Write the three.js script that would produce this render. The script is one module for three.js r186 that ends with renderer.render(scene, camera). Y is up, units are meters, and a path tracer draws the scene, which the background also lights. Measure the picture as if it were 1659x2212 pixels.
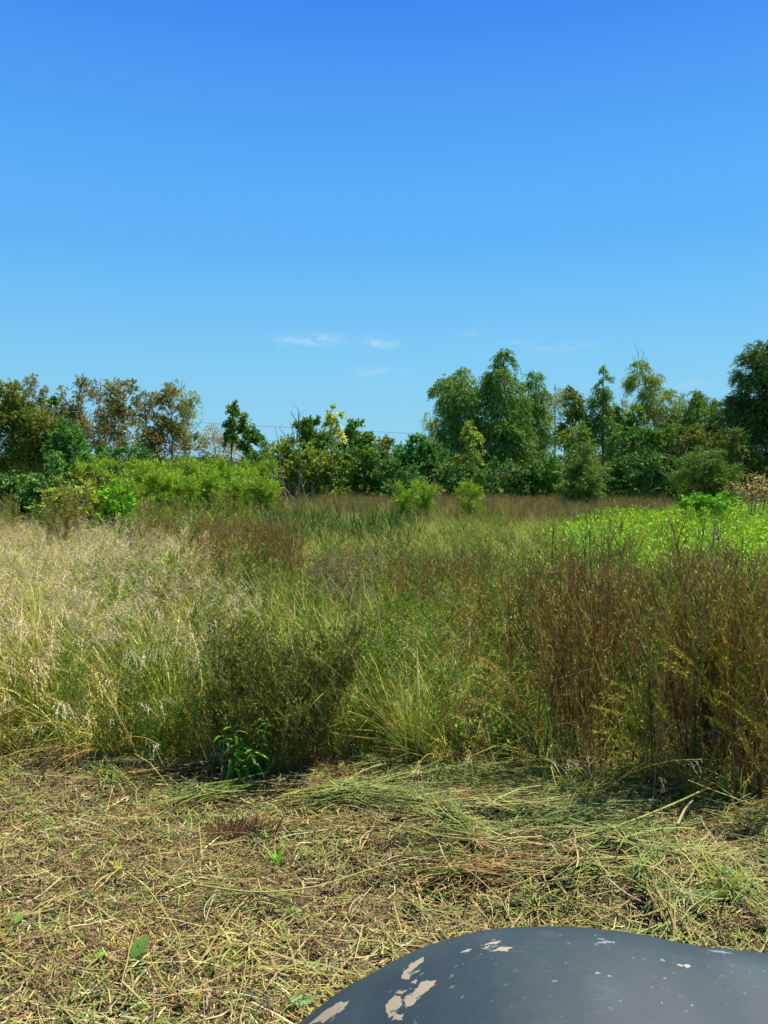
import * as THREE from 'three';
import { ImprovedNoise } from 'three/addons/math/ImprovedNoise.js';

// ------------------------------------------------------------------ camera, sky, sun, exposure
const scene = new THREE.Scene();
const W0 = 1659, H0 = 2212;                      // the frame's own measure used for placing
const EYE = 2.2, FOV = 66, PITCH = THREE.MathUtils.degToRad(3.23);
const TAN = Math.tan(THREE.MathUtils.degToRad(FOV / 2));
const camera = new THREE.PerspectiveCamera(FOV, 3 / 4, 0.05, 6000);
camera.position.set(0, EYE, 0);
camera.rotation.x = -PITCH;

const noise = new ImprovedNoise();
const clamp = THREE.MathUtils.clamp, lerp = THREE.MathUtils.lerp, sstep = THREE.MathUtils.smoothstep;
function RNG(seed) {
  let s = seed >>> 0;
  const f = () => { s = (s + 0x6d2b79f5) | 0; let t = Math.imul(s ^ (s >>> 15), 1 | s); t = (t + Math.imul(t ^ (t >>> 7), 61 | t)) ^ t; return ((t ^ (t >>> 14)) >>> 0) / 4294967296; };
  f.r = (a, b) => a + (b - a) * f();
  f.g = () => (f() + f() + f() + f() - 2) * 0.87;
  f.pick = (a) => a[Math.floor(f() * a.length) % a.length];
  return f;
}
const lin = (r, g, b) => new THREE.Color().setRGB(r / 255, g / 255, b / 255, THREE.SRGBColorSpace);
// point on the plane z = -depth seen at (px, py) of the frame
function at(px, py, depth) {
  const sx = ((px / W0) * 2 - 1) * TAN * 0.75, sy = (1 - (py / H0) * 2) * TAN, c = Math.cos(PITCH), s = Math.sin(PITCH);
  const y = sy * c - s, z = -sy * s - c, k = depth / -z;
  return new THREE.Vector3(sx * k, EYE + y * k, -depth);
}
// ground point seen at (px, py)
function onGround(px, py) {
  const a = at(px, py, 1), k = EYE / (EYE - a.y);
  return new THREE.Vector3(a.x * k, 0, -k);
}

{ // clear summer sky with a few thin wisps
  const W = 4096, H = 2048, data = new Float32Array(W * H * 4);
  const stops = [[-90, [140, 186, 214]], [0, [152, 209, 234]], [5, [141, 206, 240]], [8, [128, 201, 243]], [15, [99, 180, 247]], [21, [86, 168, 245]], [30, [66, 136, 239]], [90, [42, 104, 205]]]
    .map(([e, c]) => [e, lin(...c)]);
  const wisps = [[672, 733, 95, 17], [822, 741, 48, 18], [1022, 722, 40, 11], [818, 804, 80, 16], [1212, 748, 90, 14], [1110, 738, 60, 10], [1480, 830, 120, 18]].map(([x, y, w, h]) => {
    const d = at(x, y, 1).sub(new THREE.Vector3(0, EYE, 0)), e = Math.atan2(d.y, Math.hypot(d.x, d.z)), a = Math.atan2(d.z, d.x);
    return { a, e, w: (w / H0) * 2 * TAN * 0.62, h: (h / H0) * 2 * TAN * 0.62 };
  });
  const strength = [0.34, 0.29, 0.13, 0.14, 0.16, 0.09, 0.07];
  for (let r = 0; r < H; r++) {
    const e = ((r + 0.5) / H - 0.5) * 180;
    let k = 0; while (k < stops.length - 2 && e > stops[k + 1][0]) k++;
    const t = clamp((e - stops[k][0]) / (stops[k + 1][0] - stops[k][0]), 0, 1);
    const c = stops[k][1].clone().lerp(stops[k + 1][1], t);
    for (let q = 0; q < W; q++) {
      const a = ((q + 0.5) / W - 0.5) * 2 * Math.PI, o = (r * W + q) * 4;
      let m = 0;
      if (e > 0 && e < 20) for (let i = 0; i < wisps.length; i++) {
        const w = wisps[i], dx = (a - w.a) / w.w, dy = ((e * Math.PI) / 180 - w.e) / w.h;
        if (Math.abs(dx) > 2.2 || Math.abs(dy) > 2.6) continue;
        const v = e * 1.0 + a * 9, n = noise.noise(a * 42 + 3, v * 1.5, i * 7) * 0.55 + noise.noise(a * 130, v * 4.6, i * 3) * 0.4 + noise.noise(a * 320, v * 11, i) * 0.28;
        m += strength[i] * clamp(Math.exp(-(dx * dx + dy * dy) * 0.9) * (0.62 + 1.9 * n), 0, 1);
      }
      const g = 1 + 0.05 * Math.cos(a + 0.9);      // a little brighter towards the sun's side
      data[o] = c.r * g + m * (0.95 - c.r); data[o + 1] = c.g * g + m * (0.95 - c.g); data[o + 2] = c.b * g + m * (0.97 - c.b); data[o + 3] = 1;
    }
  }
  const sky = new THREE.DataTexture(data, W, H, THREE.RGBAFormat, THREE.FloatType);
  sky.mapping = THREE.EquirectangularReflectionMapping; sky.magFilter = THREE.LinearFilter; sky.minFilter = THREE.LinearFilter; sky.needsUpdate = true;
  scene.background = sky; scene.environment = sky; scene.backgroundIntensity = 0.5; scene.environmentIntensity = 0.5;
}
const sun = new THREE.DirectionalLight(new THREE.Color(1, 0.93, 0.8), 5);
{
  const el = THREE.MathUtils.degToRad(63), az = THREE.MathUtils.degToRad(60);   // high, ahead of the viewer and to the right: fronts of plants stand in their own shade
  sun.position.set(Math.sin(az) * Math.cos(el) * 120, Math.sin(el) * 120, -Math.cos(az) * Math.cos(el) * 120 - 25);
  sun.target.position.set(0, 0, -25);
  sun.castShadow = true; sun.shadow.mapSize.set(4096, 4096); sun.shadow.radius = 1;
  Object.assign(sun.shadow.camera, { left: -70, right: 70, top: 70, bottom: -70, near: 1, far: 300 });
  scene.add(sun, sun.target);
}
const renderer = new THREE.WebGLRenderer({ antialias: true });
renderer.toneMapping = THREE.LinearToneMapping;
renderer.toneMappingExposure = 1.96;
renderer.shadowMap.enabled = true;

// ------------------------------------------------------------------ helpers
const V = (x, y, z) => new THREE.Vector3(x, y, z);
const UP = V(0, 1, 0);
const taken = new Map();
function numbered(name) {
  const n = taken.get(name) ?? 0; taken.set(name, n + 1);
  return n ? `${name}_${String(n).padStart(3, '0')}` : name;
}
function tag(o, label, category, group, kind) {
  o.userData.label = label; if (category) o.userData.category = category;
  if (group) o.userData.group = group;
  if (kind) o.userData.kind = kind;
  return o;
}
function base(name, p, label, category, group, kind) {
  const o = new THREE.Group(); o.name = numbered(name); o.position.copy(p); scene.add(o);
  return tag(o, label, category, group, kind);
}
const leafM = new THREE.MeshPhysicalMaterial({ color: new THREE.Color().setRGB(1.5, 1.5, 0.8), vertexColors: true, side: THREE.DoubleSide, roughness: 0.45, transmission: 0.42, thickness: 0, specularIntensity: 0.22 });
const crownM = new THREE.MeshPhysicalMaterial({ color: new THREE.Color().setRGB(2.3, 2.3, 1.2), vertexColors: true, side: THREE.DoubleSide, roughness: 0.55, transmission: 0.42, thickness: 0, specularIntensity: 0.18 });
const strawM = new THREE.MeshPhysicalMaterial({ color: new THREE.Color().setRGB(0.86, 0.85, 0.8), vertexColors: true, side: THREE.DoubleSide, roughness: 0.55, transmission: 0.15, thickness: 0, specularIntensity: 0.3 });
const woodM = new THREE.MeshStandardMaterial({ vertexColors: true, roughness: 0.85, side: THREE.DoubleSide });

class MB {                                          // collects ribbons, tubes and leaves with a colour each
  constructor() { this.p = []; this.c = []; this.i = []; this.n = 0; }
  vert(x, y, z, c) { this.p.push(x, y, z); this.c.push(c.r, c.g, c.b); return this.n++; }
  ribbon(pts, width, side, color) {
    let a, b;
    for (let k = 0; k < pts.length; k++) {
      const w = width(k / (pts.length - 1)) / 2, q = pts[k];
      const na = this.vert(q.x - side.x * w, q.y - side.y * w, q.z - side.z * w, color), nb = this.vert(q.x + side.x * w, q.y + side.y * w, q.z + side.z * w, color);
      if (k) this.i.push(a, b, nb, a, nb, na);
      a = na; b = nb;
    }
  }
  tube(pts, radius, sides, color) {
    const rings = [];
    for (let k = 0; k < pts.length; k++) {
      const d = V(0, 0, 0).subVectors(pts[Math.min(k + 1, pts.length - 1)], pts[Math.max(k - 1, 0)]).normalize();
      const u = V(0, 0, 0).crossVectors(d, Math.abs(d.y) > 0.9 ? V(1, 0, 0) : UP).normalize(), v = V(0, 0, 0).crossVectors(d, u), r = radius(k / (pts.length - 1)), ring = [];
      for (let s = 0; s < sides; s++) {
        const t = (s / sides) * 2 * Math.PI, x = Math.cos(t) * r, y = Math.sin(t) * r;
        ring.push(this.vert(pts[k].x + u.x * x + v.x * y, pts[k].y + u.y * x + v.y * y, pts[k].z + u.z * x + v.z * y, color));
      }
      rings.push(ring);
    }
    for (let k = 1; k < rings.length; k++) for (let s = 0; s < sides; s++) {
      const t = (s + 1) % sides;
      this.i.push(rings[k - 1][s], rings[k - 1][t], rings[k][t], rings[k - 1][s], rings[k][t], rings[k][s]);
    }
  }
  // a leaf folded along its midrib: two triangles (or four with a round outline)
  leaf(p, d, side, len, wid, color, round, fold = 0.25) {
    const nx = d.y * side.z - d.z * side.y, ny = d.z * side.x - d.x * side.z, nz = d.x * side.y - d.y * side.x;
    const P = (l, s, h) => this.vert(p.x + d.x * l + side.x * s + nx * h, p.y + d.y * l + side.y * s + ny * h, p.z + d.z * l + side.z * s + nz * h, color);
    if (!round) {
      const b = P(0, 0, 0), t = P(len, 0, 0), l = P(len * 0.42, -wid / 2, wid * fold), r = P(len * 0.42, wid / 2, wid * fold);
      this.i.push(b, t, l, b, r, t);
    } else {
      const b = P(0, 0, 0), t = P(len, 0, -len * 0.12), m = P(len * 0.5, 0, 0), l = P(len * 0.3, -wid / 2, wid * fold), r = P(len * 0.3, wid / 2, wid * fold), l2 = P(len * 0.7, -wid * 0.36, wid * fold * 0.6), r2 = P(len * 0.7, wid * 0.36, wid * fold * 0.6);
      this.i.push(b, m, l, l, m, l2, l2, m, t, b, r, m, r, r2, m, r2, t, m);
    }
  }
  geometry() {
    const g = new THREE.BufferGeometry();
    g.setAttribute('position', new THREE.BufferAttribute(new Float32Array(this.p), 3));
    g.setAttribute('color', new THREE.BufferAttribute(new Float32Array(this.c), 3));
    g.setIndex(this.i); g.computeVertexNormals();
    return g;
  }
  build(name, material, parent) {
    const m = new THREE.Mesh(this.geometry(), material);
    m.name = name; m.castShadow = m.receiveShadow = true; (parent ?? scene).add(m);
    return m;
  }
}
const rgb = (a) => new THREE.Color().setRGB(a[0], a[1], a[2]);
const vary = (f, c, k = 0.18) => { const m = 1 + f.g() * k, h = f.g() * k * 0.35; return { r: Math.max(0, c[0] * m * (1 + h)), g: Math.max(0, c[1] * m), b: Math.max(0, c[2] * m * (1 - h)) }; };
const sphere = (f) => { const z = f.r(-1, 1), a = f() * 6.2832, r = Math.sqrt(1 - z * z); return V(r * Math.cos(a), z, r * Math.sin(a)); };
const perp = (f, d) => { const s = sphere(f); s.addScaledVector(d, -s.dot(d)); return s.lengthSq() < 1e-4 ? V(1, 0, 0) : s.normalize(); };
function arc(a, b, bend, f, n = 4) {
  const m = a.clone().lerp(b, 0.5).addScaledVector(sphere(f), bend * a.distanceTo(b)), out = [];
  for (let k = 0; k <= n; k++) { const t = k / n; out.push(a.clone().multiplyScalar((1 - t) * (1 - t)).addScaledVector(m, 2 * t * (1 - t)).addScaledVector(b, t * t)); }
  return out;
}

// ------------------------------------------------------------------ ground
const EDGE = [[-240, 1570], [0, 1590], [250, 1622], [400, 1652], [600, 1670], [750, 1652], [950, 1655], [1100, 1678], [1300, 1705], [1500, 1738], [1659, 1758], [1900, 1775]].map(([x, y]) => { const g = onGround(x, y + 46); return [g.x / -g.z, -g.z]; });
function heap(x, z) {                               // cut stems lie in a low swath along the edge of the standing weeds
  const u = x / -z, d = -z, e = edge(u);
  return 0.09 * sstep(u, -0.2, 0.02) * sstep(d, e - 1.5, e - 0.8) * (1 - sstep(d, e - 0.1, e + 0.4));
}
function edge(u) { // distance at which the standing vegetation begins, by bearing
  const pts = EDGE;
  let k = 0; while (k < pts.length - 2 && u > pts[k + 1][0]) k++;
  return lerp(pts[k][1], pts[k + 1][1], clamp((u - pts[k][0]) / (pts[k + 1][0] - pts[k][0]), 0, 1));
}
function groundY(x, z) {
  const d = Math.hypot(x, z), near = 1 - sstep(d, 14, 24);
  return near * (0.02 * noise.noise(x * 0.7, 0, z * 0.7) + 0.004 * noise.noise(x * 4.5, 3, z * 4.5) + (z < -2 ? heap(x, z) : 0));
}
{
  const axis = (near, step, far) => { const a = []; for (let v = 0; v <= near; v += step) a.push(v); let s = step; while (a[a.length - 1] < far) { s *= 1.35; a.push(a[a.length - 1] + s); } return a; };
  const half = axis(6, 0.09, 700), xs = [...half.slice(1).map((v) => -v).reverse(), ...half];
  const zs = [...axis(1, 0.3, 60).slice(1).map((v) => v).reverse(), ...axis(9, 0.09, 900).map((v) => -v)];
  const p = [], uv = [], idx = [];
  for (const z of zs) for (const x of xs) { p.push(x, groundY(x, z), z); uv.push(x, z); }
  for (let j = 0; j + 1 < zs.length; j++) for (let i = 0; i + 1 < xs.length; i++) { const a = j * xs.length + i, b = a + 1, c = a + xs.length, d = c + 1; idx.push(a, b, d, a, d, c); }
  const g = new THREE.BufferGeometry();
  g.setAttribute('position', new THREE.Float32BufferAttribute(p, 3)); g.setAttribute('uv', new THREE.Float32BufferAttribute(uv, 2)); g.setIndex(idx); g.computeVertexNormals();
  const N = 1024, col = new Uint8Array(N * N * 4), bmp = new Uint8Array(N * N * 4), tile = (x, y, s, w) => {
    const u = x / N, v = y / N, n = (a, b) => noise.noise(a * s, b * s, w);
    return lerp(lerp(n(u, v), n(u - 1, v), u), lerp(n(u, v - 1), n(u - 1, v - 1), u), v);
  };
  for (let y = 0; y < N; y++) for (let x = 0; x < N; x++) {
    const a = tile(x, y, 6, 1), b = tile(x, y, 28, 2), c = tile(x, y, 110, 3), d = tile(x, y, 260, 4), o = (y * N + x) * 4;
    const t = clamp(0.5 + a * 0.6 + b * 0.5 + c * 0.5, 0, 1), m = 0.72 + 0.5 * clamp(0.5 + c + d * 0.7, 0, 1);
    col[o] = clamp(lerp(60, 108, t) * m, 0, 255); col[o + 1] = clamp(lerp(46, 82, t) * m, 0, 255); col[o + 2] = clamp(lerp(30, 50, t) * m, 0, 255); col[o + 3] = 255;
    bmp[o] = bmp[o + 1] = bmp[o + 2] = clamp(128 + b * 60 + c * 90 + d * 60, 0, 255); bmp[o + 3] = 255;
  }
  const tex = (d, srgb) => { const t = new THREE.DataTexture(d, N, N); t.wrapS = t.wrapT = THREE.RepeatWrapping; t.magFilter = THREE.LinearFilter; t.repeat.set(0.55, 0.55); if (srgb) t.colorSpace = THREE.SRGBColorSpace; t.needsUpdate = true; return t; };
  const m = new THREE.Mesh(g, new THREE.MeshStandardMaterial({ map: tex(col, true), bumpMap: tex(bmp, false), bumpScale: 0.02, roughness: 0.95, side: THREE.DoubleSide }));
  m.name = 'ground'; m.receiveShadow = true; m.userData = { kind: 'structure', label: 'bare brown soil under the mown clippings and weeds' };
  scene.add(m);
}

// ------------------------------------------------------------------ trees and shrubs
// leaf styles: sizes in metres; up: how far sprays rise, droop: how far they hang
const DARK = [0.15, 0.11, 0.075], GREY = [0.3, 0.26, 0.21], PALE = [0.42, 0.37, 0.29];
const S = {
  willow: { spray: 0.6, n: 17, len: 0.13, wid: 0.034, up: 0.35, droop: 1.0, cols: [[0.085, 0.15, 0.036], [0.105, 0.175, 0.04], [0.125, 0.19, 0.055], [0.065, 0.115, 0.03]], wood: DARK },
  willowLight: { spray: 0.55, n: 15, len: 0.12, wid: 0.03, up: 0.4, droop: 0.9, cols: [[0.15, 0.2, 0.07], [0.18, 0.22, 0.075], [0.12, 0.17, 0.06], [0.19, 0.2, 0.1]], wood: GREY },
  brown: { spray: 0.4, n: 14, len: 0.1, wid: 0.048, up: 0.6, droop: 0.4, cols: [[0.15, 0.14, 0.065], [0.175, 0.14, 0.085], [0.125, 0.14, 0.055], [0.155, 0.125, 0.075], [0.115, 0.14, 0.05]], wood: GREY },
  rust: { spray: 0.38, n: 12, len: 0.1, wid: 0.048, up: 0.5, droop: 0.5, cols: [[0.16, 0.125, 0.085], [0.155, 0.13, 0.075], [0.135, 0.13, 0.06], [0.18, 0.145, 0.11], [0.12, 0.135, 0.05]], wood: GREY },
  olive: { spray: 0.42, n: 15, len: 0.1, wid: 0.05, up: 0.5, droop: 0.4, cols: [[0.12, 0.15, 0.038], [0.095, 0.13, 0.034], [0.15, 0.15, 0.042], [0.08, 0.12, 0.03]], wood: DARK },
  broad: { spray: 0.42, n: 14, len: 0.12, wid: 0.07, up: 0.6, droop: 0.4, cols: [[0.068, 0.13, 0.032], [0.086, 0.155, 0.038], [0.056, 0.105, 0.028], [0.105, 0.175, 0.046]], wood: DARK },
  pinnate: { spray: 0.5, n: 16, len: 0.12, wid: 0.06, up: 0.9, droop: 0.35, cols: [[0.06, 0.145, 0.04], [0.078, 0.17, 0.048], [0.05, 0.12, 0.034]], wood: DARK },
  blue: { spray: 0.38, n: 14, len: 0.1, wid: 0.062, up: 0.6, droop: 0.4, cols: [[0.058, 0.12, 0.042], [0.075, 0.145, 0.05], [0.05, 0.1, 0.036], [0.09, 0.165, 0.055]], wood: DARK },
  yolive: { spray: 0.42, n: 14, len: 0.105, wid: 0.055, up: 0.5, droop: 0.4, cols: [[0.15, 0.19, 0.038], [0.115, 0.16, 0.034], [0.19, 0.215, 0.04], [0.09, 0.14, 0.032]], wood: GREY },
  yellow: { spray: 0.4, n: 10, len: 0.15, wid: 0.08, up: 0.6, droop: 0.5, cols: [[0.33, 0.33, 0.14], [0.29, 0.3, 0.12], [0.36, 0.36, 0.19], [0.2, 0.24, 0.08]], wood: GREY },
  ygreen: { spray: 0.45, n: 12, len: 0.15, wid: 0.06, up: 0.5, droop: 0.8, cols: [[0.16, 0.2, 0.04], [0.13, 0.175, 0.036], [0.2, 0.22, 0.055]], wood: GREY },
  feather: { spray: 0.42, n: 24, len: 0.13, wid: 0.017, up: 1.5, droop: 0.15, cols: [[0.135, 0.21, 0.026], [0.165, 0.24, 0.03], [0.115, 0.18, 0.024], [0.18, 0.23, 0.034]], wood: [0.15, 0.17, 0.06] },
  feathersoft: { spray: 0.6, n: 22, len: 0.13, wid: 0.019, up: 1.0, droop: 0.7, cols: [[0.09, 0.14, 0.032], [0.105, 0.155, 0.034], [0.07, 0.115, 0.028]], wood: [0.15, 0.15, 0.06] },
  lime: { spray: 0.26, n: 13, len: 0.08, wid: 0.04, up: 1.0, droop: 0.3, cols: [[0.12, 0.23, 0.03], [0.145, 0.26, 0.034], [0.1, 0.2, 0.028]], wood: DARK },
  dry: { spray: 0.6, n: 6, len: 0.09, wid: 0.035, up: 0.8, droop: 0.4, cols: [[0.28, 0.22, 0.14], [0.22, 0.17, 0.1], [0.18, 0.15, 0.07]], wood: PALE },
};
S.dark = { ...S.willow, droop: 0.7, cols: [[0.055, 0.1, 0.03], [0.07, 0.12, 0.034], [0.045, 0.08, 0.026], [0.085, 0.115, 0.035]] };
let plantSeed = 11;
function plant(name, label, category, group, o) {
  const f = RNG(plantSeed++ * 7919), st = S[o.s], d = o.d, scale = (2 * TAN * d) / H0;
  const foot = at(o.x, 1000, d); foot.y = 0;
  const root = base(name, foot, label, category, group), tree = category === 'tree';
  const wood = new MB(), crown = new MB(), wc = o.wood ?? st.wood, small = o.size ?? 1, grow = tree ? 1.14 : 1;
  const lobes = o.l.map(([cx, cy, rx, ry]) => ({ c: at(cx, cy, d).sub(foot), rx: rx * scale * grow, ry: ry * scale * (tree ? 1.06 : 1), px: rx * ry }));
  if (category === 'shrub') for (const b of [...lobes]) {          // shrubs are leafy down to the ground
    const low = b.c.y - b.ry * 0.8;
    if (low > 0.15 && !o.open) lobes.push({ c: V(b.c.x, low / 2 + 0.1, b.c.z), rx: b.rx * 0.95, ry: low / 2 + 0.25 * b.ry, px: Math.min(b.px, (b.rx * (low / 2 + 0.2 * b.ry)) / scale / scale) });
  }
  for (const [k, b] of lobes.entries()) b.c.z += f.r(-0.5, 0.5) * b.rx * (k ? 1 : 0.3);
  const top = lobes.reduce((a, b) => (b.c.y + b.ry > a.c.y + a.ry ? b : a)), tip = top.c.clone().add(V(0, top.ry * 0.85, 0)), H = tip.y;
  const thick = (o.thick ?? 1) * (0.02 + 0.0075 * H);
  // trunk
  const tp = arc(V(0, -0.05, 0), tip, 0.03, f, 8);
  for (let k = 1; k < 8; k++) tp[k].add(V(f.g() * 0.05, 0, f.g() * 0.05));
  const stems = o.stems ?? (category === 'tree' ? 1 : 5);
  if (stems === 1) wood.tube(tp, (t) => thick * (1 - 0.9 * t) + 0.008, 6, rgb(vary(f, wc, 0.1) && wc));
  const onTrunk = (y) => { const t = clamp(y / H, 0, 1) * 8, k = Math.min(7, Math.floor(t)); return tp[k].clone().lerp(tp[k + 1], t - k); };
  for (const b of lobes) {
    const start = stems === 1 ? onTrunk(Math.max(b.c.y - b.ry * 0.9 - 0.3, 0.15 * H)) : V(f.g() * 0.2, -0.02, f.g() * 0.2);
    wood.tube(arc(start, b.c, 0.12, f, 4), (t) => (thick * (stems === 1 ? 0.5 : 0.35)) * (1 - 0.75 * t) + 0.006, 4, rgb(wc));
    if (stems > 1) for (let k = 0; k < stems; k++) {
      const e = b.c.clone().add(V(f.g() * b.rx * 0.7, f.r(-0.2, 0.8) * b.ry, f.g() * b.rx * 0.7));
      wood.tube(arc(V(f.g() * 0.3, -0.02, f.g() * 0.3), e, 0.1, f, 3), (t) => 0.014 * (1 - 0.7 * t), 3, rgb(wc));
    }
    const count = Math.round(b.px * (o.k ?? 0.085) * (tree ? (o.s === 'brown' || o.s === 'rust' ? 3.1 : 4.4) : 2.1));
    // the lobe is made of smaller clumps, so that its outline is uneven and gaps are left between them
    const clumps = []; const nc = Math.max(3, Math.round(Math.sqrt(b.px) * (o.clumps ?? 0.5)));
    for (let k = 0; k < nc; k++) { const q = sphere(f).multiplyScalar(Math.pow(f(), 0.42)); clumps.push({ c: V(q.x * b.rx, q.y * b.ry, q.z * b.rx * 0.95).add(b.c), r: f.r(0.22, 0.46) * Math.min(b.rx, b.ry) + 0.12 * Math.min(b.rx, b.ry), col: f.pick(st.cols) }); }
    for (const cl of clumps) if (f() < 0.8) wood.tube(arc(b.c.clone().lerp(onTrunk(cl.c.y - 0.5), stems === 1 ? f() * 0.7 : 0), cl.c, 0.15, f, 3), (t) => 0.022 * (1 - 0.7 * t) * (o.thick ?? 1), 3, rgb(wc));
    for (let k = 0; k < count; k++) {
      const cl = f.pick(clumps), q = sphere(f).multiplyScalar(Math.pow(f(), 0.5) * cl.r), p = cl.c.clone().add(q); if (p.y < 0.05) p.y = 0.05 + f() * 0.3;
      const out = p.clone().sub(b.c).normalize(), dir = out.multiplyScalar(0.8).addScaledVector(sphere(f), 0.55).add(V(0, st.up * f.r(0.4, 1.2), 0)).normalize();
      const L = st.spray * small * f.r(0.55, 1.25), n = Math.max(3, Math.round(st.n * f.r(0.6, 1.2))), colour = f() < 0.55 ? cl.col : f.pick(st.cols), pts = [];
      for (let j = 0; j <= 4; j++) { const t = j / 4; pts.push(p.clone().addScaledVector(dir, L * t).add(V(0, -st.droop * L * t * t * 0.9, 0))); }
      if (k % 3 === 0) wood.ribbon(pts, (t) => 0.012 * (1 - 0.8 * t), perp(f, dir), rgb(wc));
      for (let j = 0; j < n; j++) {
        const t = (j + f()) / n * 4, i = Math.min(3, Math.floor(t)), a = pts[i].clone().lerp(pts[i + 1], t - i), along = pts[i + 1].clone().sub(pts[i]).normalize();
        const side = perp(f, along), ld = along.multiplyScalar(0.75).addScaledVector(side, 0.75).add(V(0, -st.droop * 0.35, 0)).normalize();
        crown.leaf(a, ld, perp(f, ld), st.len * small * f.r(0.8, 1.6), st.wid * small * f.r(0.9, 1.7), vary(f, colour, 0.2), false);
      }
    }
  }
  if (o.twigs) for (const [x0, y0, x1, y1] of o.twigs) {
    const a = at(x0, y0, d).sub(foot), e = at(x1, y1, d).sub(foot); e.z += f.g() * 0.3;
    const path = arc(a, e, 0.08, f, 5);
    wood.tube(path, (t) => (d < 30 ? 0.011 : 0.02) * (1 - 0.8 * t) + 0.004, 4, rgb(wc));
    for (let k = 0; k < 6; k++) { const q = path[1 + (k % 5)]; const l = a.distanceTo(e) * f.r(0.15, 0.4); wood.tube(arc(q, q.clone().add(V(f.g() * 0.6, f.r(0.3, 1), f.g() * 0.6).normalize().multiplyScalar(l)), 0.1, f, 3), (t) => 0.013 * (1 - 0.7 * t), 3, rgb(wc)); }
  }
  wood.build(tree ? 'trunk' : 'stem', woodM, root);
  if (crown.n) crown.build(tree ? 'crown' : 'foliage', crownM, root);
  return root;
}
const T = (label, o, g = 'trees along the far edge of the field', name = 'tree') => plant(name, label, 'tree', g, o);
const B = (label, o, g = 'shrubs before the trees', name = 'shrub') => plant(name, label, 'shrub', g, o);

// brownish wood, far left
T('dense dark olive tree at the left edge of the photo', { s: 'olive', d: 50, x: 25, l: [[22, 855, 22, 40], [30, 892, 36, 46], [8, 950, 50, 60], [-45, 900, 50, 70]] });
T('thin reddish half bare tree rising just right of the dark olive edge tree', { s: 'rust', d: 54, x: 80, k: 0.07, l: [[67, 826, 16, 20], [80, 856, 17, 20], [74, 884, 18, 25]] });
T('small round dark green treetop between two brown trees on the left', { s: 'broad', d: 56, x: 112, l: [[112, 874, 17, 17], [112, 900, 14, 20]] });
T('wide low olive tree below the thin reddish tree', { s: 'olive', d: 50, x: 85, l: [[72, 925, 42, 45], [105, 958, 45, 50], [55, 980, 40, 40]] });
T('brown green tree with a narrow twin top, left of the broadest brown tree', { s: 'brown', d: 55, x: 165, l: [[150, 878, 22, 38], [178, 850, 14, 32], [172, 826, 7, 14], [160, 920, 32, 46]] });
T('sparse rust coloured tree with sky showing through its top', { s: 'rust', d: 57, x: 212, k: 0.06, l: [[218, 836, 15, 20], [205, 862, 15, 28], [222, 880, 18, 30]] });
T('broad dark brown tree with the fullest crown of the brown wood', { s: 'brown', d: 53, x: 262, k: 0.095, l: [[252, 842, 24, 24], [264, 872, 32, 32], [248, 908, 30, 38], [284, 848, 8, 22]] });
T('orange brown low tree under the broad dark brown tree', { s: 'rust', d: 55, x: 215, l: [[195, 930, 40, 40], [232, 945, 38, 36]] });
T('pale thin brown tree with bare twigs beside the broad dark brown tree', { s: 'brown', d: 56, x: 318, k: 0.055, l: [[313, 872, 14, 26], [329, 876, 16, 26], [312, 915, 22, 38]], twigs: [[312, 890, 308, 846], [330, 890, 326, 846]] });
T('dense olive brown tree second from the right end of the brown wood', { s: 'brown', d: 53, x: 370, k: 0.1, l: [[370, 868, 25, 28], [377, 908, 28, 38], [365, 942, 34, 38]] });
T('tall thin half bare tree with pale branches at the right end of the brown wood', { s: 'willowLight', d: 54, x: 405, k: 0.045, wood: PALE, l: [[392, 838, 20, 16], [413, 866, 13, 30], [406, 910, 20, 46], [366, 834, 5, 12]], twigs: [[405, 900, 398, 826], [410, 900, 430, 862], [404, 930, 388, 850], [408, 940, 436, 905]] });
T('low brown tree with mixed dead leaves under the dense olive brown tree', { s: 'brown', d: 52, x: 318, l: [[295, 955, 38, 36], [340, 962, 40, 32], [418, 962, 25, 28]] });
T('dry pale leafless looking small tree between the brown wood and two slim saplings', { s: 'dry', d: 55, x: 480, k: 0.1, l: [[458, 945, 18, 22], [485, 955, 20, 24], [500, 972, 34, 22]], twigs: [[460, 960, 455, 912], [480, 960, 478, 918], [495, 970, 470, 930]] });
T('taller of two slim dark saplings standing alone against the sky', { s: 'broad', d: 52, x: 505, k: 0.1, l: [[503, 885, 5, 22], [505, 910, 11, 20], [506, 938, 14, 30]] });
T('shorter of two slim dark saplings standing alone against the sky', { s: 'broad', d: 51, x: 532, k: 0.12, l: [[528, 905, 5, 18], [533, 930, 11, 18], [538, 952, 17, 22]] });
// centre
T('dark round tree left of the yellow leaved sapling', { s: 'broad', d: 46, x: 680, l: [[660, 932, 18, 20], [683, 934, 20, 24], [690, 965, 26, 32]] });
T('slim sapling with bright yellow leaves at its top', { s: 'yellow', d: 45, x: 722, k: 0.12, l: [[715, 892, 4, 10], [727, 899, 6, 10], [718, 920, 7, 16], [743, 933, 4, 9]] });
T('dark green tree with a pointed top right of the yellow leaved sapling', { s: 'broad', d: 47, x: 768, l: [[770, 942, 20, 22], [758, 966, 28, 28], [782, 968, 18, 26]] });
T('loose grey green tree left of the gap where sky reaches lowest', { s: 'olive', d: 48, x: 820, k: 0.07, l: [[812, 968, 24, 20], [836, 956, 12, 12], [836, 988, 24, 20]] });
T('fresh blue green tree right of the gap where sky reaches lowest', { s: 'pinnate', d: 44, x: 910, l: [[902, 964, 20, 17], [886, 992, 30, 24], [932, 988, 26, 26], [915, 1012, 40, 28]] });
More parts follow.
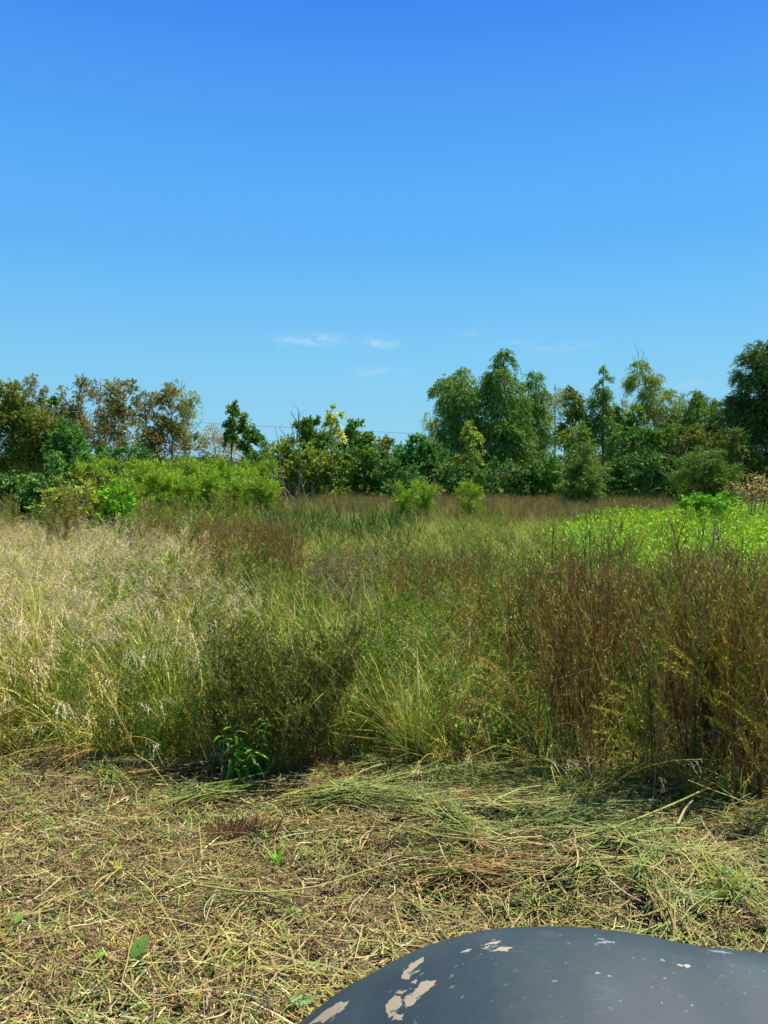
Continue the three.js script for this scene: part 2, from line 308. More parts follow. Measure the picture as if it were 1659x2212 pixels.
// willows, right
T('wispy pale willow at the left edge of the big willow clump', { s: 'willowLight', d: 52, x: 940, k: 0.06, l: [[928, 905, 9, 14], [932, 930, 13, 22], [946, 952, 15, 20]] });
T('big rounded willow on the left of the willow clump', { s: 'willow', d: 48, x: 1005, l: [[988, 830, 30, 26], [972, 872, 36, 38], [1005, 878, 40, 44], [985, 920, 40, 40], [1012, 950, 40, 45]] });
T('tallest pointed willow in the middle of the willow clump', { s: 'willow', d: 47, x: 1092, l: [[1088, 782, 15, 24], [1082, 816, 26, 28], [1094, 850, 36, 38], [1095, 900, 45, 48], [1076, 950, 45, 48], [1112, 960, 40, 45]] });
T('medium willow just right of the tallest pointed willow', { s: 'willow', d: 49, x: 1158, l: [[1157, 824, 15, 19], [1155, 858, 22, 30], [1150, 910, 35, 48], [1168, 958, 34, 40]] });
T('thin see through willow behind the medium willow', { s: 'willowLight', d: 54, x: 1200, k: 0.05, l: [[1200, 850, 20, 18], [1196, 880, 22, 25]] });
T('small dark conical tree between two gaps of sky right of the willow clump', { s: 'olive', d: 50, x: 1240, l: [[1240, 858, 15, 20], [1240, 884, 23, 22], [1236, 930, 30, 40]] });
T('narrow spire shaped willow standing by itself', { s: 'willow', d: 49, x: 1304, l: [[1304, 808, 6, 14], [1307, 836, 11, 18], [1302, 868, 20, 24], [1300, 896, 28, 25], [1300, 932, 32, 35]] });
T('leaning willow with bare dead twigs above its crown', { s: 'willowLight', d: 50, x: 1446, k: 0.09, l: [[1382, 800, 20, 18], [1394, 828, 28, 24], [1414, 850, 28, 28], [1432, 880, 30, 30], [1420, 912, 40, 30]], twigs: [[1385, 800, 1378, 752], [1388, 800, 1390, 758], [1380, 805, 1366, 770], [1395, 805, 1402, 772]] });
T('pale thin tree in the gap left of the leaning willow', { s: 'willowLight', d: 58, x: 1345, k: 0.07, l: [[1345, 884, 22, 18], [1345, 910, 22, 22]] });
T('small dark tree right under the pale thin tree', { s: 'broad', d: 48, x: 1366, l: [[1366, 905, 13, 22], [1362, 935, 20, 24]] });
T('low green tree in the gap between the spire and the pale thin tree', { s: 'willow', d: 52, x: 1335, l: [[1330, 935, 26, 26], [1360, 952, 24, 26], [1300, 965, 24, 20]] });
T('low green tree filling under the leaning willow', { s: 'olive', d: 53, x: 1470, l: [[1475, 930, 30, 26], [1450, 958, 34, 28], [1510, 958, 30, 26], [1400, 965, 30, 24]] });
T('low dark green tree filling beside the large very dark edge tree', { s: 'willow', d: 52, x: 1568, l: [[1560, 945, 30, 30], [1590, 965, 30, 34], [1545, 985, 28, 24]] });
T('rounded tree between the leaning willow and the dark edge tree', { s: 'willow', d: 50, x: 1515, l: [[1500, 862, 20, 16], [1526, 880, 27, 20], [1510, 910, 40, 30], [1478, 900, 20, 20]] });
T('large very dark tree at the right edge of the photo', { s: 'dark', d: 42, x: 1655, k: 0.08, l: [[1652, 765, 20, 30], [1636, 800, 32, 38], [1648, 850, 44, 48], [1630, 905, 48, 48], [1652, 960, 50, 60], [1596, 880, 18, 26], [1700, 800, 45, 66], [1715, 900, 55, 80]] });
T('loose dark small tree beside the large very dark edge tree', { s: 'dark', d: 45, x: 1574, k: 0.07, l: [[1580, 874, 14, 15], [1570, 902, 24, 20], [1560, 930, 26, 24]] });
// shrubs
const GL = 'dark leafy shrubs on the left';
B('domed dark green leafy shrub, tallest of the left shrubs', { s: 'pinnate', d: 42, x: 150, l: [[143, 948, 34, 26], [166, 968, 32, 30], [128, 966, 24, 24]] }, GL);
B('low dark green leafy shrub below the domed one', { s: 'pinnate', d: 40, x: 148, l: [[148, 1002, 36, 20]] }, GL);
B('spreading dark green leafy shrub right of the domed one', { s: 'pinnate', d: 40, x: 222, l: [[205, 988, 30, 17], [236, 994, 24, 16]] }, GL);
B('small dark green shrub behind the feathery lime bushes', { s: 'pinnate', d: 41, x: 297, l: [[297, 980, 24, 14], [318, 990, 14, 10]] }, GL);
B('wide blue green leafy thicket at the left edge', { s: 'blue', d: 24, x: 35, l: [[25, 1052, 48, 22], [62, 1060, 45, 22], [-30, 1060, 40, 26], [30, 1080, 60, 22]], k: 0.06 }, GL);
B('blue green leafy shrub right beside the wide thicket', { s: 'blue', d: 23, x: 112, l: [[108, 1056, 30, 22], [104, 1080, 28, 20]], k: 0.06 }, GL);
B('yellow green upright shrub between the thicket and the pointed dark plant', { s: 'yolive', d: 20, x: 142, l: [[130, 1090, 32, 22], [160, 1100, 34, 24], [185, 1082, 24, 20]], k: 0.05 }, GL);
B('pointed dark green plant in front of the feathery lime bushes', { s: 'blue', d: 25, x: 247, l: [[247, 1036, 17, 18], [242, 1056, 20, 16]], k: 0.08 }, GL);
B('bright lime shrub under the pointed dark green plant', { s: 'lime', d: 19, x: 246, l: [[246, 1078, 32, 18], [262, 1098, 32, 16]], k: 0.06 }, GL);
B('medium green shrub left of the bright lime shrub', { s: 'olive', d: 22, x: 180, l: [[172, 1050, 30, 20], [205, 1062, 22, 20]], k: 0.06 }, GL);
const f0 = RNG(5);
for (let k = 0; k < 22; k++) {
  const row = k % 3, x = 190 + k * 18.5 + f0.r(-7, 7), d = [f0.r(32, 36), f0.r(27, 30), f0.r(23, 25)][row], y = [f0.r(1012, 1030), f0.r(1028, 1046), f0.r(1046, 1066)][row];
  const nth = ['first', 'second', 'third', 'fourth', 'fifth', 'sixth', 'seventh', 'eighth'][Math.floor(k / 3)];
  plant('feathery_shrub', `feathery lime green bush, ${nth} from the left in the ${['back', 'middle', 'front'][row]} row`, 'shrub', 'feathery lime bushes', { s: 'feather', d, x, k: 0.075, l: [[x - 6, y, 17, 13], [x + 9, y + 7, 18, 14], [x + 2, y - 5, 10, 9]] });
}
B('green shrub between the slim saplings and the dead sticks', { s: 'broad', d: 44, x: 575, l: [[565, 980, 18, 22], [592, 992, 22, 22], [548, 1000, 22, 18]] });
B('olive yellow shrub with dead sticks before it', { s: 'yolive', d: 40, x: 628, l: [[606, 985, 22, 22], [640, 992, 34, 36], [612, 1024, 30, 30]] });
B('olive yellow leafy shrub below the dark round tree', { s: 'yolive', d: 40, x: 700, l: [[690, 1000, 40, 36], [722, 1006, 34, 38], [670, 1030, 40, 26]] });
B('dense dark shrub below the pointed dark tree', { s: 'broad', d: 41, x: 780, l: [[768, 1010, 34, 36], [810, 1020, 38, 32]] });
B('dense dark shrub below the lowest gap of sky', { s: 'blue', d: 40, x: 865, l: [[845, 1030, 40, 28], [892, 1038, 44, 24]] });
B('dark hedge like shrub under the big rounded willow', { s: 'blue', d: 41, x: 1010, l: [[985, 1028, 36, 24], [1035, 1026, 38, 24]] });
B('yellow green leafy sapling in front of the big rounded willow', { s: 'ygreen', d: 42, x: 1018, k: 0.07, stems: 1, l: [[1012, 930, 12, 10], [1026, 956, 18, 22], [1010, 988, 18, 20]] });
B('dark hedge like shrub under the tallest pointed willow', { s: 'blue', d: 41, x: 1105, l: [[1082, 1022, 40, 26], [1130, 1028, 38, 24]] });
B('dark shrub under the medium willow', { s: 'broad', d: 41, x: 1190, l: [[1180, 1020, 36, 30], [1160, 1040, 40, 16]] });
B('yellow olive rounded bush left of the narrow spire willow', { s: 'yolive', d: 45, x: 1240, l: [[1234, 942, 30, 26], [1252, 968, 32, 28]] });
B('soft pointed willow bush in the middle of the right undergrowth', { s: 'feathersoft', d: 34, x: 1262, k: 0.07, l: [[1260, 985, 22, 26], [1268, 1018, 38, 32], [1240, 1040, 34, 26], [1284, 1046, 28, 22]] });
B('dark rounded shrub right of the soft pointed willow bush', { s: 'blue', d: 40, x: 1345, l: [[1310, 1018, 26, 26], [1350, 1014, 38, 32]] });
B('very dark broad shrub in the middle of the right hedge', { s: 'blue', d: 39, x: 1410, l: [[1400, 1016, 40, 32], [1442, 1022, 32, 30]] });
B('mixed green shrub under the leaning willow', { s: 'broad', d: 44, x: 1400, l: [[1350, 962, 28, 26], [1392, 950, 38, 28], [1440, 956, 32, 28]] });
B('loose green shrub under the rounded right tree', { s: 'olive', d: 44, x: 1490, l: [[1480, 952, 38, 32], [1525, 945, 30, 30]] });
B('drooping lime green willow bush shaped like a haystack', { s: 'feathersoft', d: 36, x: 1525, k: 0.085, l: [[1522, 992, 34, 28], [1505, 1030, 44, 34], [1552, 1026, 38, 36]] });
B('brown green undergrowth below the large very dark edge tree', { s: 'olive', d: 40, x: 1612, l: [[1596, 965, 30, 36], [1622, 1005, 40, 40], [1668, 1010, 40, 40]] });
B('bright lime green mound at the back of the lime meadow', { s: 'lime', d: 21, x: 1525, k: 0.06, l: [[1498, 1090, 28, 14], [1538, 1086, 34, 16], [1560, 1094, 22, 10]] });
plant('dead_brush', 'grey tangle of dead brush at the right edge', 'brush', null, { s: 'dry', d: 22, x: 1630, k: 0.04, stems: 9, wood: [0.26, 0.2, 0.16], l: [[1630, 1064, 34, 20], [1665, 1060, 30, 24]], twigs: [[1620, 1095, 1590, 1050], [1630, 1095, 1640, 1030], [1650, 1095, 1659, 1040], [1600, 1095, 1620, 1060]] });
plant('dead_sapling', 'tall bare dead sapling rising left of the dark round tree', 'dead tree', null, { s: 'dry', d: 36, x: 640, k: 0.0, stems: 1, thick: 0.4, wood: [0.14, 0.115, 0.095], l: [[645, 900, 3, 14]], twigs: [[637, 960, 630, 920], [640, 950, 646, 886], [632, 965, 604, 925], [644, 915, 628, 893]] });
plant('dead_branch', 'pale bare sticks leaning out of the olive yellow shrub', 'dead branches', null, { s: 'dry', d: 24.5, x: 600, k: 0, stems: 1, thick: 0.2, wood: [0.2, 0.17, 0.12], l: [[588, 1010, 3, 14]], twigs: [[604, 1085, 576, 1010], [640, 1085, 580, 992], [640, 1085, 657, 1018], [622, 1085, 600, 962], [664, 1085, 650, 1030], [668, 1085, 690, 1008]] });

// ------------------------------------------------------------------ stuff: scattered ground vegetation
const uAt = (px) => ((px - W0 / 2) / H0) * 2 * TAN;
function scatter(name, label, category, protos, material, area, density, opts = {}) {
  // area: {u: [u0, u1], d: [d0, d1], where(u, d, x, z) -> 0..1}
  const f = RNG(opts.seed ?? name.length * 131 + density * 17), [u0, u1] = area.u, [d0, d1] = area.d;
  const N = opts.even ? Math.ceil((u1 - u0) * d1 * Math.sqrt(density)) * Math.ceil((d1 - d0) * Math.sqrt(density)) : Math.round(((u1 - u0) * (d1 * d1 - d0 * d0)) / 2 * density), lists = protos.map(() => []), cols = protos.map(() => []);
  const q = new THREE.Quaternion(), q2 = new THREE.Quaternion(), e = new THREE.Euler(), s = V(1, 1, 1), p = V(0, 0, 0);
  for (let k = 0; k < N; k++) {
    let d = Math.sqrt(d0 * d0 + (d1 * d1 - d0 * d0) * f()), u = f.r(u0, u1);
    if (opts.even) { // one in each cell, so that no soil is left bare between them
      const c = 1 / Math.sqrt(density), cols = Math.ceil(((u1 - u0) * d1) / c), row = Math.floor(k / cols);
      d = d0 + (row + f()) * c; u = (u0 * d1 + ((k % cols) + f()) * c) / d;
    }
    const x = u * d, z = -d;
    const r = f(), i = Math.floor(f() * protos.length) % protos.length, w = area.where ? area.where(u, d, x, z) : 1;
    const sc = f.r(...(opts.scale ?? [0.8, 1.2])), yaw = opts.yaw ? opts.yaw(f, x, z) : f() * 6.2832, tx = f.g() * (opts.tilt ?? 0.06), tz = f.g() * (opts.tilt ?? 0.06), h = f.g();
    if (r > w) continue;
    e.set(tx, yaw, tz, 'ZXY'); q.setFromEuler(e);
    const hs = opts.height ? opts.height(u, d, x, z) : 1;
    p.set(x, groundY(x, z) + (opts.lift ? opts.lift(f, x, z) : 0), z); s.set(sc * (opts.flat ?? 1), sc * hs, sc * (opts.flat ?? 1));
    lists[i].push(new THREE.Matrix4().compose(p, q, s));
    const v = 1 + h * (opts.vary ?? 0.14), w2 = (opts.warm ?? 0.1) * f.g(); cols[i].push(new THREE.Color(v * (1 + w2), v, v * (1 - w2)));
  }
  const root = base(name, V(0, 0, 0), label, category, null, 'stuff');
  protos.forEach((g, i) => {
    if (!lists[i].length) return;
    const m = new THREE.InstancedMesh(g, material, lists[i].length);
    lists[i].forEach((t, k) => { m.setMatrixAt(k, t); m.setColorAt(k, cols[i][k]); });
    m.name = opts.part ?? 'tuft'; m.castShadow = m.receiveShadow = true; m.userData.kind = 'stuff'; root.add(m);
  });
  return root;
}
function bladePath(f, h, lean, droop, n = 4, r = 0.06) {
  const a = f() * 6.2832, dx = Math.cos(a), dz = Math.sin(a), bx = f.g() * r, bz = f.g() * r, pts = [], cur = f.g() * 0.3;
  for (let k = 0; k <= n; k++) { const t = k / n, o = h * (lean * t + droop * t * t * t), c = cur * t * t * h * 0.3; pts.push(V(bx + dx * o - dz * c, h * (t - droop * 0.45 * t * t * t * t) - 0.02, bz + dz * o + dx * c)); }
  return { pts, side: V(-dz, 0, dx), dir: V(dx, 0, dz) };
}
function grassTuft(m, f, { n, h, wid, cols, lean = [0.05, 0.35], droop = [0.1, 0.6], r = 0.07, seg = 4 }) {
  for (let k = 0; k < n; k++) {
    const hh = h * f.r(0.5, 1.1), b = bladePath(f, hh, f.r(...lean), f.r(...droop), seg, r), w = wid * f.r(0.7, 1.9), s = b.side.clone().addScaledVector(b.dir, f.g() * 0.8).normalize();
    m.ribbon(b.pts, (t) => w * (t < 0.25 ? 0.7 + t : Math.pow(1 - t, 0.6) * 1.1 + 0.04), s, vary(f, f.pick(cols), 0.38));
  }
}
function seedStalk(m, f, { h, lean, cols, heads, droop = 0.35, headLen = 0.3, branches = 16, thick = 0.0028, r = 0.06 }) {
  const b = bladePath(f, h, lean, droop, 6, r), c = vary(f, f.pick(cols), 0.15);
  m.tube(b.pts, (t) => thick * (1 - 0.6 * t), 3, c);
  const top = b.pts[6], prev = b.pts[4], ax = top.clone().sub(prev).normalize();
  for (let k = 0; k < branches; k++) {
    const t = k / branches, p = top.clone().addScaledVector(ax, -headLen * (1 - t)), L = headLen * f.r(0.25, 0.6) * (1.1 - t * 0.6);
    const d = b.dir.clone().multiplyScalar(0.6).addScaledVector(sphere(f), 0.45).add(V(0, 0.25, 0)).normalize(), pts = [p];
    for (let j = 1; j <= 3; j++) { const s = j / 3; pts.push(p.clone().addScaledVector(d, L * s).add(V(0, -L * 0.75 * s * s, 0))); }
    const hc = vary(f, f.pick(heads), 0.2);
    m.ribbon(pts, () => 0.003, perp(f, d), hc);
    for (let j = 1; j <= 3; j++) { const dd = pts[j].clone().sub(pts[j - 1]).normalize(); m.leaf(pts[j], dd, perp(f, dd), 0.02, 0.009, hc, false); m.leaf(pts[j - 1].clone().lerp(pts[j], 0.5), dd.addScaledVector(sphere(f), 0.5).normalize(), perp(f, dd), 0.02, 0.008, hc, false); }
  }
}
function twiggyWeed(m, f, { h, stems, wood, leaves, twigs = 16, leaf = 0.03, lw = 0.006, per = 12, spread = 0.16, bare = 0.35, thick = 0.004, up = 1.2, tw = 0.0035 }) {
  for (let q = 0; q < stems; q++) {
    const hh = h * f.r(0.7, 1.08), b = bladePath(f, hh, f.r(0, 0.2), f.r(0, 0.12), 6, spread), wc = vary(f, f.pick(wood), 0.2);
    m.tube(b.pts, (t) => thick * (1 - 0.75 * t), 3, wc);
    for (let k = 0; k < twigs; k++) {
      const t = lerp(bare, 0.99, Math.pow(f(), 0.8)) * 6, i = Math.min(5, Math.floor(t)), p = b.pts[i].clone().lerp(b.pts[i + 1], t - i);
      const d = sphere(f); d.y = Math.abs(d.y) * 0.5 + up * f.r(0.5, 1.1); d.normalize();
      const L = hh * f.r(0.1, 0.3) * (1.2 - t / 9), out = d.clone().setY(0), pts = [];
      for (let j = 0; j <= 3; j++) { const s = j / 3; pts.push(p.clone().addScaledVector(d, L * s).addScaledVector(out, L * 0.25 * s * s)); }
      const tc = f() < 0.6 ? wc : vary(f, f.pick(leaves), 0.2);
      m.ribbon(pts, (s) => tw * (1 - 0.6 * s), perp(f, d), tc);
      const lc = f.pick(leaves);
      for (let j = 0; j < per; j++) {
        const s = f.r(0.15, 1) * 3, a = Math.min(2, Math.floor(s)), pp = pts[a].clone().lerp(pts[a + 1], s - a), ld = d.clone().addScaledVector(sphere(f), 0.75).normalize();
        m.leaf(pp, ld, perp(f, ld), leaf * f.r(0.6, 1.3), lw * f.r(0.7, 1.4), vary(f, lc, 0.25), false);
      }
    }
  }
}
const variants = (n, seed, make) => Array.from({ length: n }, (_, k) => { const m = new MB(); make(m, RNG(seed + k * 101), k); return m.geometry(); });

const STRAW = [[0.47, 0.4, 0.17], [0.4, 0.35, 0.13], [0.58, 0.52, 0.28], [0.32, 0.25, 0.1]], PALEG = [[0.26, 0.31, 0.1], [0.19, 0.25, 0.075], [0.34, 0.37, 0.15], [0.12, 0.17, 0.055]];
const GREEN = [[0.12, 0.2, 0.045], [0.16, 0.25, 0.05], [0.09, 0.155, 0.035], [0.2, 0.27, 0.07]], YGREEN = [[0.26, 0.3, 0.06], [0.21, 0.26, 0.05], [0.31, 0.33, 0.09]];
const RED = [[0.17, 0.1, 0.08], [0.13, 0.075, 0.06], [0.22, 0.14, 0.11]], OLV = [[0.17, 0.21, 0.045], [0.22, 0.25, 0.055], [0.13, 0.175, 0.04], [0.28, 0.29, 0.09]];
const SEED = [[0.44, 0.37, 0.42], [0.36, 0.3, 0.33], [0.5, 0.44, 0.5]];

const paleGrass = variants(6, 40, (m, f, v) => {
  grassTuft(m, f, { n: 52, h: 1.0, wid: 0.009, cols: v % 3 === 1 ? [...GREEN, ...PALEG] : [...PALEG, ...PALEG, YGREEN[1], STRAW[0], STRAW[1], STRAW[3]], lean: [0.04, 0.4], droop: [0.05, 0.6], r: 0.1 });
  grassTuft(m, f, { n: 26, h: 0.6, wid: 0.008, cols: [...STRAW, [0.3, 0.2, 0.11], ...PALEG], lean: [0.2, 1.0], droop: [0.2, 0.9], r: 0.12 });
  for (let k = 0; k < (v % 2 ? 3 : 8); k++) seedStalk(m, f, { h: f.r(0.9, 1.3), lean: f.r(0.02, 0.4), cols: STRAW, heads: SEED, branches: 11 });
});
const lodged = variants(4, 50, (m, f) => { // bent over straw
  grassTuft(m, f, { n: 44, h: 0.75, wid: 0.0075, cols: [...STRAW, ...STRAW, ...PALEG, [0.3, 0.2, 0.12]], lean: [0.5, 1.5], droop: [0.2, 0.6], r: 0.12 });
  for (let k = 0; k < 4; k++) seedStalk(m, f, { h: f.r(0.6, 0.9), lean: f.r(0.6, 1.4), cols: STRAW, heads: SEED, branches: 8 });
});
const leaners = variants(5, 55, (m, f) => { // single pale stalks and long blades leaning through the weeds
  for (let k = 0; k < 5; k++) { const b = bladePath(f, f.r(0.7, 1.35), f.r(0.1, 0.9), f.r(0, 0.25), 5, 0.15), w = f.r(0.005, 0.012); m.ribbon(b.pts, (t) => w * (1 - 0.7 * t), b.side.clone().addScaledVector(b.dir, f.g() * 0.6).normalize(), vary(f, f.pick([...STRAW, STRAW[2], ...YGREEN]), 0.15)); }
});
const greenGrass = variants(4, 60, (m, f) => {
  grassTuft(m, f, { n: 60, h: 0.95, wid: 0.007, cols: [...GREEN, ...YGREEN, [0.36, 0.42, 0.1], [0.45, 0.42, 0.18]], lean: [0.03, 0.45], droop: [0.1, 0.7], r: 0.12 });
});
const oliveGrass = variants(4, 70, (m, f) => {
  grassTuft(m, f, { n: 50, h: 0.95, wid: 0.007, cols: [...YGREEN, ...YGREEN, ...OLV, [0.4, 0.42, 0.12], [0.46, 0.42, 0.18], ...GREEN], lean: [0.03, 0.4], droop: [0.1, 0.6], r: 0.12 });
  seedStalk(m, f, { h: f.r(0.9, 1.15), lean: f.r(0.05, 0.3), cols: OLV, heads: [[0.24, 0.2, 0.12], [0.3, 0.28, 0.12]], branches: 9 });
});
const brownWeed = variants(5, 80, (m, f) => { twiggyWeed(m, f, { h: 1.38, stems: 8, wood: [...RED, [0.26, 0.17, 0.13], [0.36, 0.26, 0.2], [0.3, 0.2, 0.16]], leaves: [...OLV, ...OLV, ...YGREEN, RED[2], [0.5, 0.4, 0.22]], twigs: 20, per: 6, leaf: 0.038, lw: 0.0095, bare: 0.38, thick: 0.0078, up: 2.4, tw: 0.0065 }); for (let k = 0; k < 60; k++) { const p = V(f.g() * 0.2, f.r(0.05, 0.9), f.g() * 0.2), d = sphere(f); m.leaf(p, d, perp(f, d), f.r(0.02, 0.06), f.r(0.005, 0.009), vary(f, f.pick([[0.46, 0.34, 0.18], [0.3, 0.18, 0.09], [0.2, 0.12, 0.06], [0.3, 0.31, 0.07]]), 0.25), false); } });
const redWeed = variants(4, 85, (m, f) => { twiggyWeed(m, f, { h: 1.35, stems: 9, wood: [[0.2, 0.12, 0.09], [0.26, 0.165, 0.13], [0.16, 0.09, 0.07], [0.36, 0.26, 0.2]], leaves: [[0.2, 0.13, 0.08], [0.17, 0.12, 0.06], [0.18, 0.2, 0.05], [0.23, 0.24, 0.06], [0.3, 0.24, 0.13]], twigs: 20, per: 5, leaf: 0.036, lw: 0.009, bare: 0.25, thick: 0.0078, up: 2.4, tw: 0.0065 }); });
const greenWeed = variants(4, 90, (m, f) => twiggyWeed(m, f, { h: 1.1, stems: 6, wood: [[0.15, 0.17, 0.06], [0.17, 0.12, 0.06]], leaves: [...GREEN, ...YGREEN.slice(0, 1)], twigs: 18, per: 14, leaf: 0.035, lw: 0.008, bare: 0.12 }));
const redGrass = variants(4, 100, (m, f) => { grassTuft(m, f, { n: 55, h: 1.0, wid: 0.012, cols: [[0.2, 0.13, 0.09], [0.26, 0.19, 0.14], [0.3, 0.24, 0.15], [0.15, 0.1, 0.07], [0.2, 0.18, 0.08], [0.14, 0.17, 0.05]], lean: [0.02, 0.25], droop: [0, 0.25], r: 0.14, seg: 3 }); });
const reeds = variants(4, 110, (m, f) => { grassTuft(m, f, { n: 26, h: 1.25, wid: 0.03, cols: [[0.07, 0.13, 0.045], [0.09, 0.16, 0.05], [0.12, 0.19, 0.05], [0.055, 0.1, 0.04]], lean: [0.02, 0.3], droop: [0, 0.3], r: 0.16 }); });
const limeCover = variants(4, 120, (m, f) => {
  for (let k = 0; k < 150; k++) {
    const p = V(f.g() * 0.3, f.r(0.45, 0.95), f.g() * 0.3), d = sphere(f); d.y = Math.abs(d.y) * 0.9 + 0.2; d.normalize();
    m.leaf(p, d, perp(f, d), f.r(0.05, 0.1), f.r(0.02, 0.035), vary(f, f.pick([[0.25, 0.4, 0.035], [0.3, 0.45, 0.04], [0.2, 0.34, 0.03], [0.33, 0.44, 0.04]]), 0.2), false);
  }
  for (let k = 0; k < 9; k++) { const b = bladePath(f, f.r(0.6, 0.95), 0.2, 0.1, 3, 0.2); m.ribbon(b.pts, () => 0.006, b.side, rgb([0.15, 0.22, 0.05])); }
  for (let k = 0; k < 1; k++) { const p = V(f.g() * 0.3, f.r(0.88, 1.0), f.g() * 0.3); for (let j = 0; j < 5; j++) { const d = V(Math.cos(j * 1.256), 0.5, Math.sin(j * 1.256)).normalize(); m.leaf(p, d, perp(f, d), 0.022, 0.018, rgb([0.75, 0.55, 0.03]), false); } }
});

const A = (v, a, b, w) => sstep(v, a - w, a + w) * (1 - sstep(v, b - w, b + w));        // soft band
const patch = (x, z, s, w) => noise.noise(x * s, w, z * s);
// pale seed-headed grass, left
scatter('tall_pale_grass', 'tall pale seeding grass filling the left of the field', 'tall grass', paleGrass, leafM, { u: [-0.75, 0.05], d: [6, 19], where: (u, d, x, z) => (d > edge(u) + 0.25 + 0.3 * patch(x, z, 1.5, 9) ? (1 - sstep(u + 0.1 * patch(x, z, 0.35, 1), -0.29, -0.16)) * clamp(0.75 + 1.1 * patch(x, z, 0.9, 15), 0.12, 1) : 0) }, 11, { scale: [0.75, 1.15], tilt: 0.13, vary: 0.16 });
// olive mixed grass, centre and behind
scatter('mixed_grass', 'knee high yellow green grass across the middle of the field', 'grass', oliveGrass, leafM, { u: [-0.75, 0.75], d: [7.2, 22], where: (u, d, x, z) => 0.25 + 0.75 * A(u, -0.24, 0.62, 0.08) }, 8, { scale: [0.75, 1.1], tilt: 0.1 });
scatter('meadow_grass', 'rough grass behind the tall weeds reaching the far trees', 'grass', oliveGrass, leafM, { u: [-0.8, 0.8], d: [20, 62] }, 5, { scale: [0.7, 1.0], tilt: 0.1, seed: 77 });
scatter('green_grass', 'lush green grass between the dark weed clump and the brown weeds', 'grass', greenGrass, leafM, { u: [-0.25, 0.65], d: [5.6, 12], where: (u, d, x, z) => Math.max(A(u + 0.06 * patch(x, z, 0.7, 4), -0.09, 0.16, 0.05), sstep(u, 0.1, 0.2) * clamp(0.3 + 1.2 * patch(x, z, 0.8, 44), 0, 0.8)) * (d > edge(u) + 0.2 ? 1 : 0) }, 14, { scale: [0.7, 1.1], tilt: 0.12 });
scatter('green_weeds', 'fine leaved green weeds standing between the grasses', 'weeds', greenWeed, leafM, { u: [-0.4, 0.7], d: [5.9, 13], where: (u, d, x, z) => (d > edge(u) + 0.25 ? clamp(A(u, -0.08, 0.24, 0.06) * 0.7 + 0.24 + 0.6 * patch(x, z, 0.8, 5), 0, 1) : 0) }, 10, { scale: [0.7, 1.05], tilt: 0.1 });
scatter('brown_weeds', 'tall brown stemmed weeds with olive tips on the right', 'weeds', [...brownWeed.slice(0, 4), ...redWeed], leafM, { u: [-0.05, 0.8], d: [4.7, 10.5], where: (u, d, x, z) => (d > edge(u) + 0.1 + 0.25 * patch(x, z, 1.2, 2) ? sstep(u + 0.16 * patch(x, z, 0.8, 3), 0.02, 0.26) * (1 - 0.7 * sstep(d, 7.5, 10)) * clamp(0.7 + 1.2 * patch(x, z, 1.1, 14), 0.12, 1) * lerp(0.55, 1, sstep(u, 0.16, 0.3)) : 0) }, 17, { scale: [0.8, 1.12], tilt: 0.1, height: (u, d, x, z) => lerp(0.55, 1, sstep(u, 0.05, 0.32)) * clamp((2.2 - d * lerp(0.085, 0.112, sstep(u, 0.15, 0.35))) / 1.42 + 0.12 * patch(x, z, 1.3, 20), 0.5, 1.15) });
scatter('shaded_weeds', 'dark green fine weeds between the bent straw and the dark bushy weed', 'weeds', greenWeed, leafM, { u: [-0.5, -0.13], d: [5.2, 7.6], where: (u, d, x, z) => (d > edge(u) + 0.05 ? A(u, -0.4, -0.17, 0.05) * (1 - sstep(d, edge(u) + 0.9, edge(u) + 1.9)) * clamp(0.85 + patch(x, z, 1.2, 81), 0, 1) : 0) }, 17, { scale: [0.45, 0.8], tilt: 0.12 });
scatter('brown_weed_patch', 'patch of reddish brown weeds behind the green grass', 'weeds', redWeed, leafM, { u: [-0.25, 0.25], d: [8, 17], where: (u, d, x, z) => Math.max(A(u, 0.035, 0.125, 0.03) * A(d, 8.5, 11, 0.6), A(u, -0.24, -0.13, 0.03) * A(d, 11.5, 16, 1)) * clamp(0.8 + 1.2 * patch(x, z, 0.9, 71), 0.1, 1) }, 15, { scale: [0.75, 1.0], tilt: 0.08 });
scatter('bent_straw', 'bent over dry straw in front of the tall pale grass', 'dry grass', lodged, leafM, { u: [-0.7, -0.1], d: [5.9, 9], where: (u, d, x, z) => (d > edge(u) + 0.1 ? (1 - sstep(d, edge(u) + 1.2, edge(u) + 2.4)) * (1 - sstep(u, -0.26, -0.18)) * (0.8 + patch(x, z, 1.2, 6)) : 0) }, 11, { scale: [0.6, 1.1], tilt: 0.3 });
scatter('leaning_stalks', 'pale dry stalks leaning through the weeds at all angles', 'dry stalks', leaners, strawM, { u: [-0.6, 0.7], d: [5, 14], where: (u, d) => (d > edge(u) - 0.05 ? lerp(1, 0.45, sstep(d, 6.5, 9)) * lerp(0.6, 1, A(u, -0.12, 0.12, 0.05)) : 0) }, 11, { scale: [0.6, 1.1], tilt: 0.3, part: 'stalk' });
scatter('rough_weeds', 'rough dark and brown weeds at the foot of the left shrubs', 'weeds', [...brownWeed.slice(0, 2), ...greenWeed.slice(0, 3)], leafM, { u: [-0.75, -0.12], d: [15, 22], where: (u, d, x, z) => clamp(0.55 + 1.3 * patch(x, z, 0.4, 31), 0, 1) }, 5, { scale: [0.85, 1.25], tilt: 0.1 });
